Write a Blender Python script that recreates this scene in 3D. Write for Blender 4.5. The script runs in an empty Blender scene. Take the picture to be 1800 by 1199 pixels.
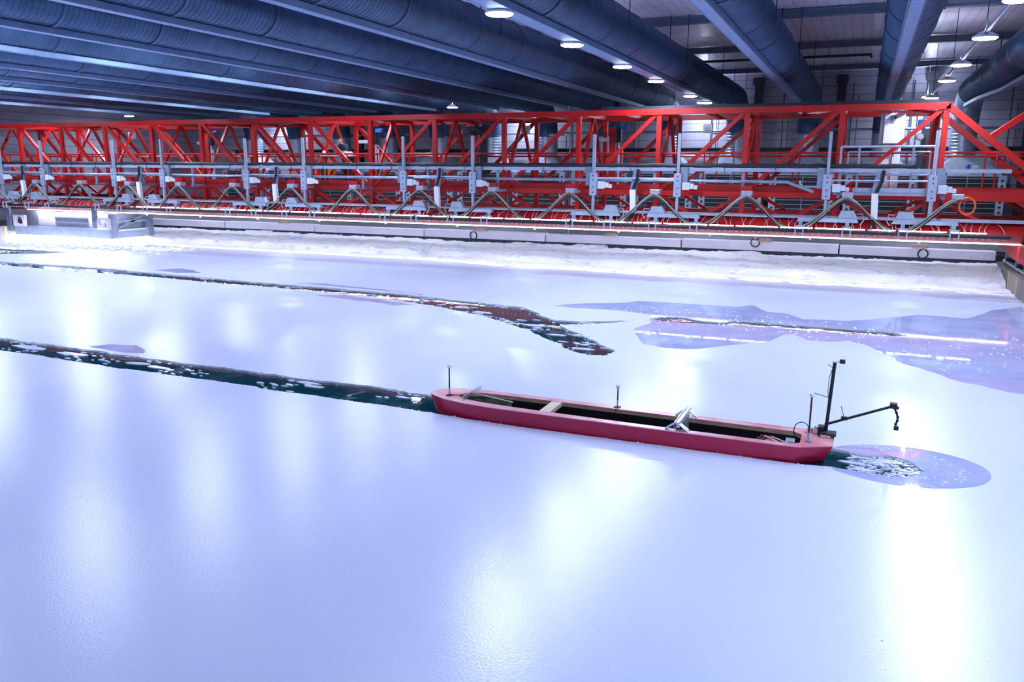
import bpy, bmesh, math, random
from mathutils import Vector, Matrix, noise, geometry
random.seed(7)
SC = bpy.context.scene
COL = SC.collection
S = 0.88                      # metres per design unit: all sizes below are in design units
CAM_H = 3.8

# ---------------------------------------------------------------- camera
cam_d = bpy.data.cameras.new('camera')
cam_d.sensor_width = 36.0
cam_d.lens = 36.0 * 1423.0 / 1800.0
cam_d.clip_end = 300
cam = bpy.data.objects.new('camera', cam_d)
COL.objects.link(cam)
Yc = Vector((1522 - 900, -(302 - 599.5), -1423)).normalized()
Xc = -Vector((-2512 - 900, -(276.3 - 599.5), -1423)).normalized()
Xc = (Xc - Yc * Xc.dot(Yc)).normalized()
Zc = Xc.cross(Yc)
cam.matrix_world = Matrix.Translation((0, 0, CAM_H * S)) @ Matrix((Xc, Yc, Zc)).to_4x4()
SC.camera = cam

# ---------------------------------------------------------------- world, exposure
W = bpy.data.worlds.new('hall_air'); SC.world = W
W.use_nodes = True
bg = W.node_tree.nodes['Background']
bg.inputs[0].default_value = (0.30, 0.42, 1.0, 1)
bg.inputs[1].default_value = 0.11
SC.view_settings.view_transform = 'Standard'
SC.view_settings.look = 'None'
SC.view_settings.exposure = 0.0
SC.view_settings.gamma = 1.0
SC.view_settings.use_curve_mapping = False
LAMP_COL = (0.67, 0.75, 1.0)
LAMP_W = 184.0
LED_STR = 7.0

# ---------------------------------------------------------------- helpers
WLOC = {}

def V(*a): return Vector(a)

class MB:
    """collects shapes; build() links them as one mesh object"""
    def __init__(s): s.v = []; s.f = []; s.mi = []; s.cur = 0
    def add(s, vs, fs):
        b = len(s.v); s.v += [Vector(v) for v in vs]
        for f in fs: s.f.append([i + b for i in f]); s.mi.append(s.cur)
        return s
    def box(s, x0, x1, y0, y1, z0, z1):
        vs = [(x, y, z) for z in (z0, z1) for y in (y0, y1) for x in (x0, x1)]
        return s.add(vs, [(0, 2, 3, 1), (4, 5, 7, 6), (0, 1, 5, 4), (2, 6, 7, 3), (0, 4, 6, 2), (1, 3, 7, 5)])
    def bar(s, p, q, w, h=None, up=(0, 0, 1)):
        p, q = Vector(p), Vector(q); h = w if h is None else h
        d = (q - p).normalized(); up = Vector(up)
        if abs(d.dot(up)) > 0.99: up = Vector((0, 1, 0))
        a = d.cross(up).normalized() * (w / 2); b = a.cross(d).normalized() * (h / 2)
        vs = [p - a - b, p + a - b, p + a + b, p - a + b, q - a - b, q + a - b, q + a + b, q - a + b]
        return s.add(vs, [(0, 1, 2, 3), (7, 6, 5, 4), (0, 4, 5, 1), (1, 5, 6, 2), (2, 6, 7, 3), (3, 7, 4, 0)])
    def tube(s, pts, r, n=8, cap=True):
        pts = [Vector(p) for p in pts]; m = len(pts)
        rr = r if isinstance(r, (list, tuple)) else [r] * m
        t0 = (pts[1] - pts[0]).normalized()
        a = t0.orthogonal().normalized(); vs = []
        for i in range(m):
            t = (pts[min(i + 1, m - 1)] - pts[max(i - 1, 0)]).normalized()
            a = (a - t * a.dot(t))
            a = a.normalized() if a.length > 1e-6 else t.orthogonal().normalized()
            b = t.cross(a)
            for k in range(n):
                g = 2 * math.pi * k / n
                vs.append(pts[i] + (a * math.cos(g) + b * math.sin(g)) * rr[i])
        fs = []
        for i in range(m - 1):
            for k in range(n):
                k2 = (k + 1) % n
                fs.append((i * n + k, i * n + k2, (i + 1) * n + k2, (i + 1) * n + k))
        if cap:
            fs.append(tuple(reversed(range(n)))); fs.append(tuple(range((m - 1) * n, m * n)))
        return s.add(vs, fs)
    def cyl(s, p, q, r, n=12): return s.tube([p, q], r, n)
    def ball(s, c, r, n=10, m=7, sz=1.0):
        pts = []; rr = []
        for i in range(m):
            g = math.pi * (i + 0.04) / (m - 1 + 0.08)
            pts.append(Vector(c) + Vector((0, 0, -math.cos(g) * r * sz))); rr.append(max(math.sin(g) * r, 1e-3))
        return s.tube(pts, rr, n)
    def prism(s, poly, z0, z1):
        n = len(poly)
        vs = [(x, y, z0) for x, y in poly] + [(x, y, z1) for x, y in poly]
        fs = [tuple(reversed(range(n))), tuple(range(n, 2 * n))]
        fs += [(i, (i + 1) % n, n + (i + 1) % n, n + i) for i in range(n)]
        return s.add(vs, fs)
    def profx(s, prof, x0, x1):          # (y,z) outline pulled along x
        n = len(prof)
        vs = [(x0, y, z) for y, z in prof] + [(x1, y, z) for y, z in prof]
        fs = [tuple(range(n)), tuple(reversed(range(n, 2 * n)))]
        fs += [(i, n + i, n + (i + 1) % n, (i + 1) % n) for i in range(n)]
        return s.add(vs, fs)
    def profy(s, prof, y0, y1):          # (x,z) outline pulled along y
        n = len(prof)
        vs = [(x, y0, z) for x, z in prof] + [(x, y1, z) for x, z in prof]
        fs = [tuple(reversed(range(n))), tuple(range(n, 2 * n))]
        fs += [(i, (i + 1) % n, n + (i + 1) % n, n + i) for i in range(n)]
        return s.add(vs, fs)
    def build(s, name, mats, parent=None, smooth=False, bevel=0.0, label=None):
        me = bpy.data.meshes.new(name)
        off = WLOC.get(parent.name, Vector((0, 0, 0))) if parent else Vector((0, 0, 0))
        if parent is None:                # put the origin at the middle of the base
            lo = Vector((min(v.x for v in s.v), min(v.y for v in s.v), min(v.z for v in s.v)))
            hi = Vector((max(v.x for v in s.v), max(v.y for v in s.v), max(v.z for v in s.v)))
            off = Vector(((lo.x + hi.x) / 2, (lo.y + hi.y) / 2, lo.z))
        me.from_pydata([(v - off) * S for v in s.v], [], s.f)
        mats = mats if isinstance(mats, (list, tuple)) else [mats]
        for m in mats: me.materials.append(m)
        if len(mats) > 1: me.polygons.foreach_set('material_index', s.mi)
        bm = bmesh.new(); bm.from_mesh(me); bmesh.ops.recalc_face_normals(bm, faces=bm.faces); bm.to_mesh(me); bm.free()
        if smooth:
            me.polygons.foreach_set('use_smooth', [True] * len(me.polygons))
            try: me.set_sharp_from_angle(angle=math.radians(40))
            except Exception: pass
        o = bpy.data.objects.new(name, me); COL.objects.link(o)
        if parent: o.parent = parent; WLOC[o.name] = off
        else: o.location = off * S; WLOC[o.name] = off
        if bevel:
            b = o.modifiers.new('edge', 'BEVEL'); b.width = bevel * S; b.segments = 2; b.limit_method = 'ANGLE'
        if label: o['label'] = label
        return o

def tag(o, label, cat, group=None, kind=None):
    o['label'] = label; o['category'] = cat
    if group: o['group'] = group
    if kind: o['kind'] = kind
    return o

def struct(o): o['kind'] = 'structure'; return o

def thing(name, label, cat, loc=(0, 0, 0), group=None):
    o = bpy.data.objects.new(name, None); COL.objects.link(o)
    o.empty_display_size = 0.1
    o.location = Vector(loc) * S; WLOC[o.name] = Vector(loc)
    return tag(o, label, cat, group)

def dup(root, loc, label):
    r = root.copy(); COL.objects.link(r); r.location = Vector(loc) * S; r['label'] = label
    for ch in list(root.children):
        c = ch.copy(); COL.objects.link(c); c.parent = r
        for g in list(ch.children):
            d = g.copy(); COL.objects.link(d); d.parent = c
    return r

ORD = ['first', 'second', 'third', 'fourth', 'fifth', 'sixth', 'seventh', 'eighth', 'ninth', 'tenth', 'eleventh', 'twelfth',
       'thirteenth', 'fourteenth', 'fifteenth', 'sixteenth', 'seventeenth', 'eighteenth']

# ---------------------------------------------------------------- materials
def mat(name, col, rough=0.5, metal=0.0, var=0.0, vscale=3.0, bump=0.0, bscale=40.0, emit=None, estr=0.0, spec=0.5, rvar=0.0, col2=None):
    m = bpy.data.materials.new(name); m.use_nodes = True
    nt = m.node_tree; p = nt.nodes['Principled BSDF']
    p.inputs['Base Color'].default_value = (*col, 1); p.inputs['Roughness'].default_value = rough
    p.inputs['Metallic'].default_value = metal; p.inputs['Specular IOR Level'].default_value = spec
    tc = nt.nodes.new('ShaderNodeTexCoord')
    if var or col2 or rvar:
        n = nt.nodes.new('ShaderNodeTexNoise'); n.inputs['Scale'].default_value = vscale; n.inputs['Detail'].default_value = 5
        nt.links.new(tc.outputs['Object'], n.inputs['Vector'])
        r = nt.nodes.new('ShaderNodeValToRGB'); e = r.color_ramp.elements
        e[0].position = 0.35; e[1].position = 0.65
        c2 = col2 if col2 else tuple(min(1, c * (1 + var)) for c in col)
        c1 = col if col2 else tuple(c * (1 - var) for c in col)
        e[0].color = (*c1, 1); e[1].color = (*c2, 1)
        nt.links.new(n.outputs[0], r.inputs[0]); nt.links.new(r.outputs[0], p.inputs['Base Color'])
        if rvar:
            mr = nt.nodes.new('ShaderNodeMapRange'); mr.inputs[3].default_value = rough - rvar; mr.inputs[4].default_value = rough + rvar
            nt.links.new(n.outputs[0], mr.inputs[0]); nt.links.new(mr.outputs[0], p.inputs['Roughness'])
    if bump:
        n2 = nt.nodes.new('ShaderNodeTexNoise'); n2.inputs['Scale'].default_value = bscale; n2.inputs['Detail'].default_value = 4
        nt.links.new(tc.outputs['Object'], n2.inputs['Vector'])
        b = nt.nodes.new('ShaderNodeBump'); b.inputs['Strength'].default_value = bump; b.inputs['Distance'].default_value = 0.02
        nt.links.new(n2.outputs[0], b.inputs['Height']); nt.links.new(b.outputs[0], p.inputs['Normal'])
    if emit:
        p.inputs['Emission Color'].default_value = (*emit, 1); p.inputs['Emission Strength'].default_value = estr
    return m

def banded(name, col, col2, axis, period, width, rough, metal=0.0, bump=0.4):
    """sheet with straight grooves every `period` metres along one axis"""
    m = mat(name, col, rough, metal); nt = m.node_tree; p = nt.nodes['Principled BSDF']
    tc = nt.nodes.new('ShaderNodeTexCoord'); sx = nt.nodes.new('ShaderNodeSeparateXYZ')
    nt.links.new(tc.outputs['Object'], sx.inputs[0])
    d = nt.nodes.new('ShaderNodeMath'); d.operation = 'DIVIDE'; d.inputs[1].default_value = period
    fr = nt.nodes.new('ShaderNodeMath'); fr.operation = 'FRACT'
    lt = nt.nodes.new('ShaderNodeMath'); lt.operation = 'LESS_THAN'; lt.inputs[1].default_value = width
    nt.links.new(sx.outputs['XYZ'.index(axis)], d.inputs[0]); nt.links.new(d.outputs[0], fr.inputs[0]); nt.links.new(fr.outputs[0], lt.inputs[0])
    n = nt.nodes.new('ShaderNodeTexNoise'); n.inputs['Scale'].default_value = 0.9; n.inputs['Detail'].default_value = 6
    nt.links.new(tc.outputs['Object'], n.inputs['Vector'])
    mr = nt.nodes.new('ShaderNodeMapRange'); mr.inputs[3].default_value = 0.72; mr.inputs[4].default_value = 1.12
    nt.links.new(n.outputs[0], mr.inputs[0])
    mx = nt.nodes.new('ShaderNodeMix'); mx.data_type = 'RGBA'
    mx.inputs[6].default_value = (*col, 1); mx.inputs[7].default_value = (*col2, 1)
    nt.links.new(lt.outputs[0], mx.inputs[0])
    ml = nt.nodes.new('ShaderNodeVectorMath'); ml.operation = 'SCALE'
    nt.links.new(mx.outputs[2], ml.inputs[0]); nt.links.new(mr.outputs[0], ml.inputs['Scale']); nt.links.new(ml.outputs[0], p.inputs['Base Color'])
    b = nt.nodes.new('ShaderNodeBump'); b.invert = True; b.inputs['Strength'].default_value = bump; b.inputs['Distance'].default_value = 0.02
    nt.links.new(lt.outputs[0], b.inputs['Height']); nt.links.new(b.outputs[0], p.inputs['Normal'])
    return m

M = {}
M['ice'] = mat('frosted_ice', (0.64, 0.73, 0.97), 0.235, bump=0.10, bscale=45, vscale=0.35, col2=(0.68, 0.765, 0.98), rvar=0.025, spec=0.55)
M['clear_ice'] = mat('clear_wet_ice', (0.40, 0.45, 0.74), 0.04, bump=0.008, bscale=3.0, vscale=1.2, col2=(0.50, 0.56, 0.84), rvar=0.02, spec=0.7)
M['ice_edge'] = mat('ice_edge', (0.80, 0.86, 0.98), 0.35)
M['water'] = mat('tank_water', (0.002, 0.045, 0.06), 0.02, bump=0.10, bscale=1.6)
M['snow'] = mat('snow', (0.84, 0.88, 0.97), 0.7, vscale=0.9, col2=(0.95, 0.96, 0.99), bump=1.0, bscale=9)
nt = M['snow'].node_tree; pn = nt.nodes['Principled BSDF']
nz = nt.nodes.new('ShaderNodeTexNoise'); nz.inputs['Scale'].default_value = 2.6; nz.inputs['Detail'].default_value = 8
mpn = nt.nodes.new('ShaderNodeMapping'); mpn.inputs['Scale'].default_value = (0.7, 1.5, 1); tcn = nt.nodes.new('ShaderNodeTexCoord')
nt.links.new(tcn.outputs['Object'], mpn.inputs[0]); nt.links.new(mpn.outputs[0], nz.inputs['Vector'])
rp_ = nt.nodes.new('ShaderNodeValToRGB'); rp_.color_ramp.elements[0].position = 0.57; rp_.color_ramp.elements[1].position = 0.74
nt.links.new(nz.outputs[0], rp_.inputs[0])
mxn = nt.nodes.new('ShaderNodeMix'); mxn.data_type = 'RGBA'; mxn.inputs[7].default_value = (0.50, 0.58, 0.82, 1)
old = pn.inputs['Base Color'].links[0].from_socket
nt.links.new(rp_.outputs[0], mxn.inputs[0]); nt.links.new(old, mxn.inputs[6]); nt.links.new(mxn.outputs[2], pn.inputs['Base Color'])
M['slush'] = mat('slush', (0.74, 0.80, 0.95), 0.35, bump=0.3, bscale=20)
M['floe'] = mat('floe_ice', (0.62, 0.70, 0.88), 0.2, bump=0.2, bscale=12)
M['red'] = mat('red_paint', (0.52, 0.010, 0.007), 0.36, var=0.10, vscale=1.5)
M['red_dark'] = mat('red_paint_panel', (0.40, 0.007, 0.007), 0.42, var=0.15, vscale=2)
M['galv'] = mat('galvanised_steel', (0.28, 0.34, 0.43), 0.42, 0.55, var=0.15, vscale=6)
M['galv_light'] = mat('light_zinc_steel', (0.42, 0.49, 0.60), 0.38, 0.35, var=0.08, vscale=5)
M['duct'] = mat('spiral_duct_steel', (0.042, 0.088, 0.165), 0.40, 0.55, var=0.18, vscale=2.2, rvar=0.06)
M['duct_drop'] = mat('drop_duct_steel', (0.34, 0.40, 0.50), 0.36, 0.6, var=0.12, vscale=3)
M['duct_band'] = mat('duct_joint_steel', (0.07, 0.11, 0.19), 0.45, 0.7)
M['beam'] = mat('ceiling_tray_steel', (0.20, 0.30, 0.47), 0.5, 0.3, var=0.08, vscale=4)
M['purlin'] = mat('purlin_steel', (0.16, 0.20, 0.28), 0.5, 0.3)
M['black'] = mat('black_rubber', (0.012, 0.013, 0.018), 0.5)
M['dark'] = mat('dark_steel', (0.03, 0.035, 0.05), 0.5, 0.3)
M['white'] = mat('white_enamel', (0.9, 0.9, 0.92), 0.35)
M['offwhite'] = mat('offwhite_plastic', (0.66, 0.69, 0.75), 0.4)
M['concrete'] = mat('frosted_concrete', (0.72, 0.68, 0.80), 0.8, vscale=0.6, col2=(0.86, 0.83, 0.93), bump=0.2, bscale=6)
M['brown'] = mat('tank_wall_concrete', (0.16, 0.13, 0.12), 0.5, vscale=0.8, col2=(0.26, 0.22, 0.21), bump=0.2, bscale=5)
M['yellow'] = mat('yellow_paint', (0.72, 0.55, 0.12), 0.5)
M['floor'] = mat('hall_floor', (0.10, 0.10, 0.12), 0.6, var=0.2)
M['wall'] = banded('wall_siding', (0.34, 0.34, 0.41), (0.15, 0.15, 0.20), 'Z', 0.42, 0.08, 0.55)
M['ceil'] = banded('roof_sheet', (0.90, 0.86, 0.98), (0.72, 0.68, 0.84), 'X', 0.30, 0.16, 0.32)
M['led'] = mat('led_tube', (1, 1, 1), 0.4, emit=(0.80, 0.86, 1.0), estr=LED_STR)
M['led_tube'] = mat('led_short_tube', (1, 1, 1), 0.4, emit=(0.80, 0.86, 1.0), estr=14)
M['lens'] = mat('lamp_lens', (1, 1, 1), 0.4, emit=(0.86, 0.92, 1.0), estr=60)
M['hull'] = mat('hull_red_paint', (0.48, 0.007, 0.06), 0.3, var=0.05, vscale=1)
M['deck'] = mat('deck_red_with_sheen', (0.72, 0.22, 0.28), 0.26, vscale=2.2, col2=(0.90, 0.56, 0.62))  # pink mixed into the red stands for lamp reflections on the glossy deck
M['wood'] = mat('plywood', (0.42, 0.27, 0.20), 0.55, vscale=5, col2=(0.54, 0.36, 0.27))
M['pine'] = mat('pale_pine', (0.66, 0.50, 0.38), 0.5, var=0.1, vscale=6)
M['green'] = mat('green_lining', (0.06, 0.10, 0.07), 0.5, vscale=9, col2=(0.16, 0.22, 0.13))
M['alu'] = mat('aluminium', (0.62, 0.65, 0.70), 0.3, 0.8)
M['orange'] = mat('orange_plastic', (0.80, 0.14, 0.02), 0.45)
M['blue'] = mat('blue_paint', (0.02, 0.16, 0.55), 0.4)
M['cab_green'] = mat('green_cable', (0.02, 0.11, 0.07), 0.5)
M['cab_grey'] = mat('grey_cable', (0.34, 0.38, 0.42), 0.5)
M['wire'] = mat('pale_wire', (0.62, 0.40, 0.44), 0.5)
M['skin'] = mat('skin', (0.55, 0.30, 0.22), 0.5)
M['hair'] = mat('brown_hair', (0.16, 0.075, 0.035), 0.6)
M['jacket'] = mat('navy_jacket', (0.012, 0.03, 0.055), 0.7, var=0.2, vscale=20)
M['trousers'] = mat('black_trousers', (0.008, 0.009, 0.013), 0.8)

def grad(b): return b

# ================================================================ SETTING
XL, XR = -41.4, 4.65            # tank side walls
YS = 29.0                       # where the ice meets the slush band
YW = 34.0                       # end wall of the tank
ZR = 9.22                       # roof sheets
YB = 50.0                       # hall end wall

# ---- ice sheet with cut channels -------------------------------------------------
def jag(poly, step, amp, seed, closed=True):
    out = []; n = len(poly)
    for i in range(n if closed else n - 1):
        a = Vector(poly[i]); b = Vector(poly[(i + 1) % n]); L = (b - a).length
        k = max(1, int(L / step)); nrm = Vector((-(b - a).y, (b - a).x)).normalized() if L > 0 else Vector((0, 0))
        for j in range(k):
            p = a + (b - a) * (j / k)
            d = amp * (noise.noise(Vector((p.x * 2.1, p.y * 2.1, seed))) * 1.3 + noise.noise(Vector((p.x * 9, p.y * 9, seed + 5))) * 0.9)
            if j == 0 and L > 3: d = 0
            q = p + nrm * d; out.append((q.x, q.y))
    if not closed: out.append(poly[-1])
    return out

CH_UP = [(-38, 12.27), (-30, 12.2), (-24, 12.1), (-18.95, 12.0), (-17.7, 11.95), (-16.84, 11.93), (-15.62, 11.9), (-14.57, 11.91), (-13.87, 11.84),
         (-12.82, 11.84), (-12.15, 11.83), (-11.05, 11.86), (-10.43, 11.84), (-9.56, 11.81), (-8.87, 11.8), (-8.4, 11.84), (-7.61, 11.86), (-7.07, 11.81), (-6.5, 11.80)]
CH_LO = [(-38, 11.32), (-30, 11.25), (-24, 11.2), (-17.6, 11.11), (-16.49, 11.1), (-15.49, 11.1), (-15.0, 11.07), (-14.54, 11.05), (-13.79, 11.02),
         (-12.89, 10.97), (-12.34, 11.01), (-11.63, 11.0), (-11.0, 10.99), (-10.28, 11.01), (-9.68, 10.98), (-9.25, 10.93), (-8.3, 10.95), (-7.52, 10.93),
         (-6.9, 10.93), (-6.56, 10.93), (-6.05, 10.90), (-5.71, 10.86), (-5.44, 10.83)]
HULL_FAR = [(-6.0, 11.82), (-5.4, 11.79), (-4.0, 11.77), (-2.0, 11.76), (-0.4, 11.75)]
POOL = [(-0.02, 11.70), (0.19, 11.61), (0.45, 11.66), (0.61, 11.73), (0.89, 11.61), (1.02, 11.25), (0.86, 10.98), (0.59, 10.84), (0.41, 10.85), (0.19, 10.86), (-0.08, 10.94), (-0.42, 10.86)]
HULL_NEAR = [(-0.7, 10.845), (-1.5, 10.84), (-2.6, 10.83), (-3.6, 10.815), (-4.7, 10.81)]
MAIN = jag(CH_UP, 0.10, 0.045, 1.0, False) + jag(HULL_FAR, 0.12, 0.02, 2.0, False) + jag(POOL, 0.08, 0.04, 3.0, False) + jag(HULL_NEAR, 0.1, 0.012, 4.0, False) + list(reversed(jag(CH_LO, 0.10, 0.035, 5.0, False)))
UP_UP = [(-41.3, 22.25), (-33.71, 22.22), (-32.29, 22.21), (-30.79, 22.14), (-28.69, 22.26), (-26.13, 22.25), (-23.51, 22.05), (-21.99, 22.03), (-18.78, 21.78), (-16.79, 21.74),
         (-14.87, 21.66), (-13.06, 21.57), (-11.23, 21.25), (-9.55, 21.01), (-8.53, 20.89), (-7.69, 19.97), (-7.05, 19.34), (-6.31, 19.5), (-5.21, 20.11),
         (-6.03, 19.21), (-6.73, 18.8), (-6.04, 18.01), (-5.17, 17.12), (-4.63, 16.48), (-4.64, 15.96), (-5.04, 15.87), (-5.46, 16.09), (-6.28, 16.95), (-7.32, 17.95)]
UP_LO = [(-8.59, 18.89), (-9.51, 19.35), (-10.91, 19.98), (-12.36, 20.42), (-13.69, 20.76), (-15.48, 20.82), (-18.18, 21.0), (-19.53, 20.94), (-22.23, 21.17),
         (-24.2, 21.26), (-26.43, 21.13), (-29.08, 21.21), (-31.15, 21.41), (-32.5, 21.41), (-41.3, 21.5)]
FORK = jag(UP_UP + UP_LO, 0.16, 0.06, 7.0)
SEG = jag([(-4.84, 20.49), (-4.69, 21.0), (-4.25, 21.25), (-3.64, 20.95), (-3.05, 20.80), (-2.83, 21.25), (-2.69, 21.38), (-1.39, 21.3), (-0.02, 21.37), (0.91, 21.39), (1.23, 20.98),
           (0.86, 20.75), (-0.72, 20.66), (-1.46, 20.69), (-2.61, 20.75), (-3.01, 20.55), (-3.57, 20.48), (-4.25, 20.39)], 0.12, 0.05, 8.0)
LEFTW = jag([(-41.3, 24.2), (-41.3, 25.9), (-37.5, 26.1), (-34.9, 26.0), (-33.0, 25.9), (-33.4, 24.9), (-35.0, 24.0), (-37.5, 23.5)], 0.2, 0.12, 9.0)
PATCH = jag([(-7.45, 22.1), (-6.22, 22.81), (-5.89, 23.37), (-4.13, 23.51), (-3.03, 23.55), (-2.7, 24.08), (-2.14, 23.01), (-1.73, 23.06), (-1.19, 22.27), (-0.04, 22.53), (0.88, 23.42),
             (1.65, 24.36), (2.81, 24.24), (3.67, 26.1), (4.5, 27.14), (4.5, 16.3), (3.34, 16.2), (2.88, 16.09), (2.43, 16.34), (1.96, 16.61), (1.47, 17.29), (1.05, 17.77), (0.65, 18.77),
             (0.34, 19.41), (-0.06, 19.79), (-0.45, 19.44), (-0.86, 19.42), (-1.26, 20.04), (-1.42, 19.85), (-1.72, 18.93), (-2.23, 18.37), (-2.82, 17.65), (-3.26, 17.29), (-3.67, 17.25),
             (-4.25, 17.45), (-4.6, 18.2), (-4.9, 19.1), (-4.7, 20.0), (-4.98, 21.2), (-5.9, 21.5), (-7.2, 21.4), (-7.9, 21.4)], 0.25, 0.05, 11.0)
ELL = jag([(0.78 + 1.04 * math.cos(a) + 0.10 * math.sin(a), 11.38 + 0.81 * math.sin(a)) for a in [2 * math.pi * i / 40 for i in range(40)]], 0.12, 0.012, 12.0)
WET1 = jag([(-15.1, 12.12), (-14.9, 12.5), (-14.3, 12.62), (-13.75, 12.4), (-13.5, 12.1), (-13.9, 12.02)], 0.15, 0.05, 13.0)
WET2 = jag([(-24.4, 22.7), (-23.9, 23.5), (-23.2, 23.4), (-22.2, 22.8), (-23.0, 22.45)], 0.15, 0.06, 14.0)
WET3 = jag([(-17.6, 22.1), (-16.4, 22.45), (-15.2, 22.2), (-14.0, 22.1), (-12.4, 21.75), (-11.6, 21.6), (-13.2, 21.85), (-15.2, 22.0)], 0.15, 0.04, 15.0)
WET4 = jag([(-15.2, 20.2), (-14.4, 20.6), (-12.8, 20.25), (-11.5, 19.95), (-11.9, 19.65), (-13.4, 19.85)], 0.15, 0.08, 16.0)

def inside(p, poly):
    x, y = p; c = False; n = len(poly); j = n - 1
    for i in range(n):
        xi, yi = poly[i]; xj, yj = poly[j]
        if (yi > y) != (yj > y) and x < (xj - xi) * (y - yi) / (yj - yi) + xi: c = not c
        j = i
    return c

outer = jag([(XL, -9.0), (XR, -9.0), (XR, 30.2), (XL, 30.2)], 1.0, 0.0, 0)
HOLES = [MAIN, FORK, SEG, LEFTW]
CLEAR = [PATCH, ELL, WET1, WET2, WET3, WET4]
vs2, es2 = [], []
for poly in [outer] + HOLES + CLEAR:
    b = len(vs2); n = len(poly)
    vs2 += [Vector(p) for p in poly]; es2 += [(b + i, b + (i + 1) % n) for i in range(n)]
cv, ce, cf, _, _, _ = geometry.delaunay_2d_cdt(vs2, es2, [], 0, 1e-5)
ib = MB()
ib.v = [Vector((p.x, p.y, 0.0)) for p in cv]
kept = []
for f in cf:
    c = (sum(cv[i].x for i in f) / 3, sum(cv[i].y for i in f) / 3)
    if any(inside(c, h) for h in HOLES): continue
    ib.f.append(list(f)); ib.mi.append(1 if any(inside(c, h) for h in CLEAR) else 0)
# thickness: drop an edge face wherever the sheet ends
cnt = {}
for f in ib.f:
    for i in range(3):
        e = (f[i], f[(i + 1) % 3]); cnt[tuple(sorted(e))] = cnt.get(tuple(sorted(e)), 0) + 1
low = {}
for e, k in list(cnt.items()):
    if k == 1:
        for i in e:
            if i not in low:
                low[i] = len(ib.v); ib.v.append(ib.v[i] + Vector((0, 0, -0.05)))
        ib.f.append([e[0], e[1], low[e[1]], low[e[0]]]); ib.mi.append(2)
struct(ib.build('ice_sheet', [M['ice'], M['clear_ice'], M['ice_edge']]))

wb = MB(); wb.add([(XL, -9, -0.035), (XR, -9, -0.035), (XR, 31, -0.035), (XL, 31, -0.035)], [(0, 1, 2, 3)])
struct(wb.build('water_surface', M['water']))

# ---- slush band and snow bank at the tank end ------------------------------------
def shore(x): return 29.35 + 0.30 * noise.noise(Vector((x * 0.35, 3.0, 0))) + 0.10 * noise.noise(Vector((x * 1.7, 8.0, 0))) + (0.9 if x < -18 else (0.9 * max(0, (-12 - x) / 6) if x < -12 else 0))
sb = MB(); NX, NY = 460, 74
for j in range(NY):
    for i in range(NX):
        x = XL + 0.02 + (XR - XL - 0.04) * i / (NX - 1); s0 = shore(x); t = j / (NY - 1)
        y = s0 + (YW - 0.03 - s0) * t; d = y - s0
        edge = 2.0 + 0.25 * noise.noise(Vector((x * 0.5, 0, 4))) - (0.7 if x < -18 else 0.0)
        n1 = noise.fractal(Vector((x * 1.6, y * 2.4, 1)), 0.9, 2.0, 5)
        n2 = noise.noise(Vector((x * 7, y * 9, 2)))
        n3 = noise.fractal(Vector((x * 0.5, y * 1.2, 11)), 1.0, 2.0, 4)
        if d < edge:
            z = -0.045 + 0.07 * min(1, d / 0.2) + 0.075 * n1 * min(1, d / 0.3) + 0.035 * n2
            z -= 0.06 * math.exp(-((d - edge + 0.12) / 0.10) ** 2) + 0.05 * math.exp(-((d - 0.55) / 0.08) ** 2) * (n3 > -0.1)
        else:
            k = min(1, (d - edge) / max(0.1, YW - s0 - edge))
            z = 0.03 + 0.16 * min(1, (d - edge) / 0.22) + 0.42 * k + 0.085 * n1 * (1 - 0.4 * k) + 0.03 * n2 + 0.05 * n3
            g = y - (YW - 0.24 - 0.16 * noise.noise(Vector((x * 0.8, 1, 30))))
            if g > 0 and noise.noise(Vector((x * 0.33, 5, 31))) > -0.28: z -= 1.6 * g
        if x > XR - 0.6: z += 0.05 * (x - XR + 0.6)
        if t == 0: z = -0.06
        sb.v.append(Vector((x, y, z)))
for j in range(NY - 1):
    for i in range(NX - 1):
        sb.f.append([j * NX + i, j * NX + i + 1, (j + 1) * NX + i + 1, (j + 1) * NX + i]); sb.mi.append(0)
o = sb.build('snow_bank', M['snow'], smooth=True)
tag(o, 'long white bank of crusted snow and slush sloping up to the concrete tank end', 'snow', kind='stuff')

# ---- tank walls, floors, hall shell ----------------------------------------------
joints = [XL - 4, -31.2, -25.4, -19.09, -12.9, -6.84, -0.7, XR]
for i in range(len(joints) - 1):
    struct(MB().box(joints[i] + 0.03, joints[i + 1] - 0.03, YW, YW + 0.55, -0.3, 0.98 + 0.03 * (i % 2)).build('wall_far', M['concrete'], bevel=0.02))
struct(MB().box(XL, XR, YW - 0.006, YW + 0.1, -0.2, 0.66).build('trim_5', M['dark']))
struct(MB().box(XL - 4, 9, YW + 0.2, YW + 0.5, -0.3, 0.85).build('trim_1', M['dark']))
struct(MB().box(XR, XR + 0.5, -9, YW + 0.55, -0.3, 0.62).build('wall_right', M['brown']))
struct(MB().box(XL - 0.5, XL, -9, YW, -0.3, 0.72).build('wall_left', M['brown']))
struct(MB().box(XR + 0.5, 10, -9, YB, 0.3, 0.60).build('floor', M['floor']))
struct(MB().box(XL - 6, XR + 0.5, YW + 0.55, YB, 0.3, 0.95).build('floor', M['floor']))
struct(MB().box(XL - 6, XL - 0.5, -9, YW + 0.55, 0.3, 0.68).build('floor', M['floor']))
struct(MB().box(XL - 6, 10, YB, YB + 0.3, 0.3, ZR + 0.3).build('wall_back', M['wall']))
struct(MB().box(10, 10.3, -9, YB, 0.3, ZR + 0.3).build('wall_side', M['wall']))
struct(MB().box(XL - 6.3, XL - 6, -9, YB, 0.3, ZR + 0.3).build('wall_side', M['wall']))
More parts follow.
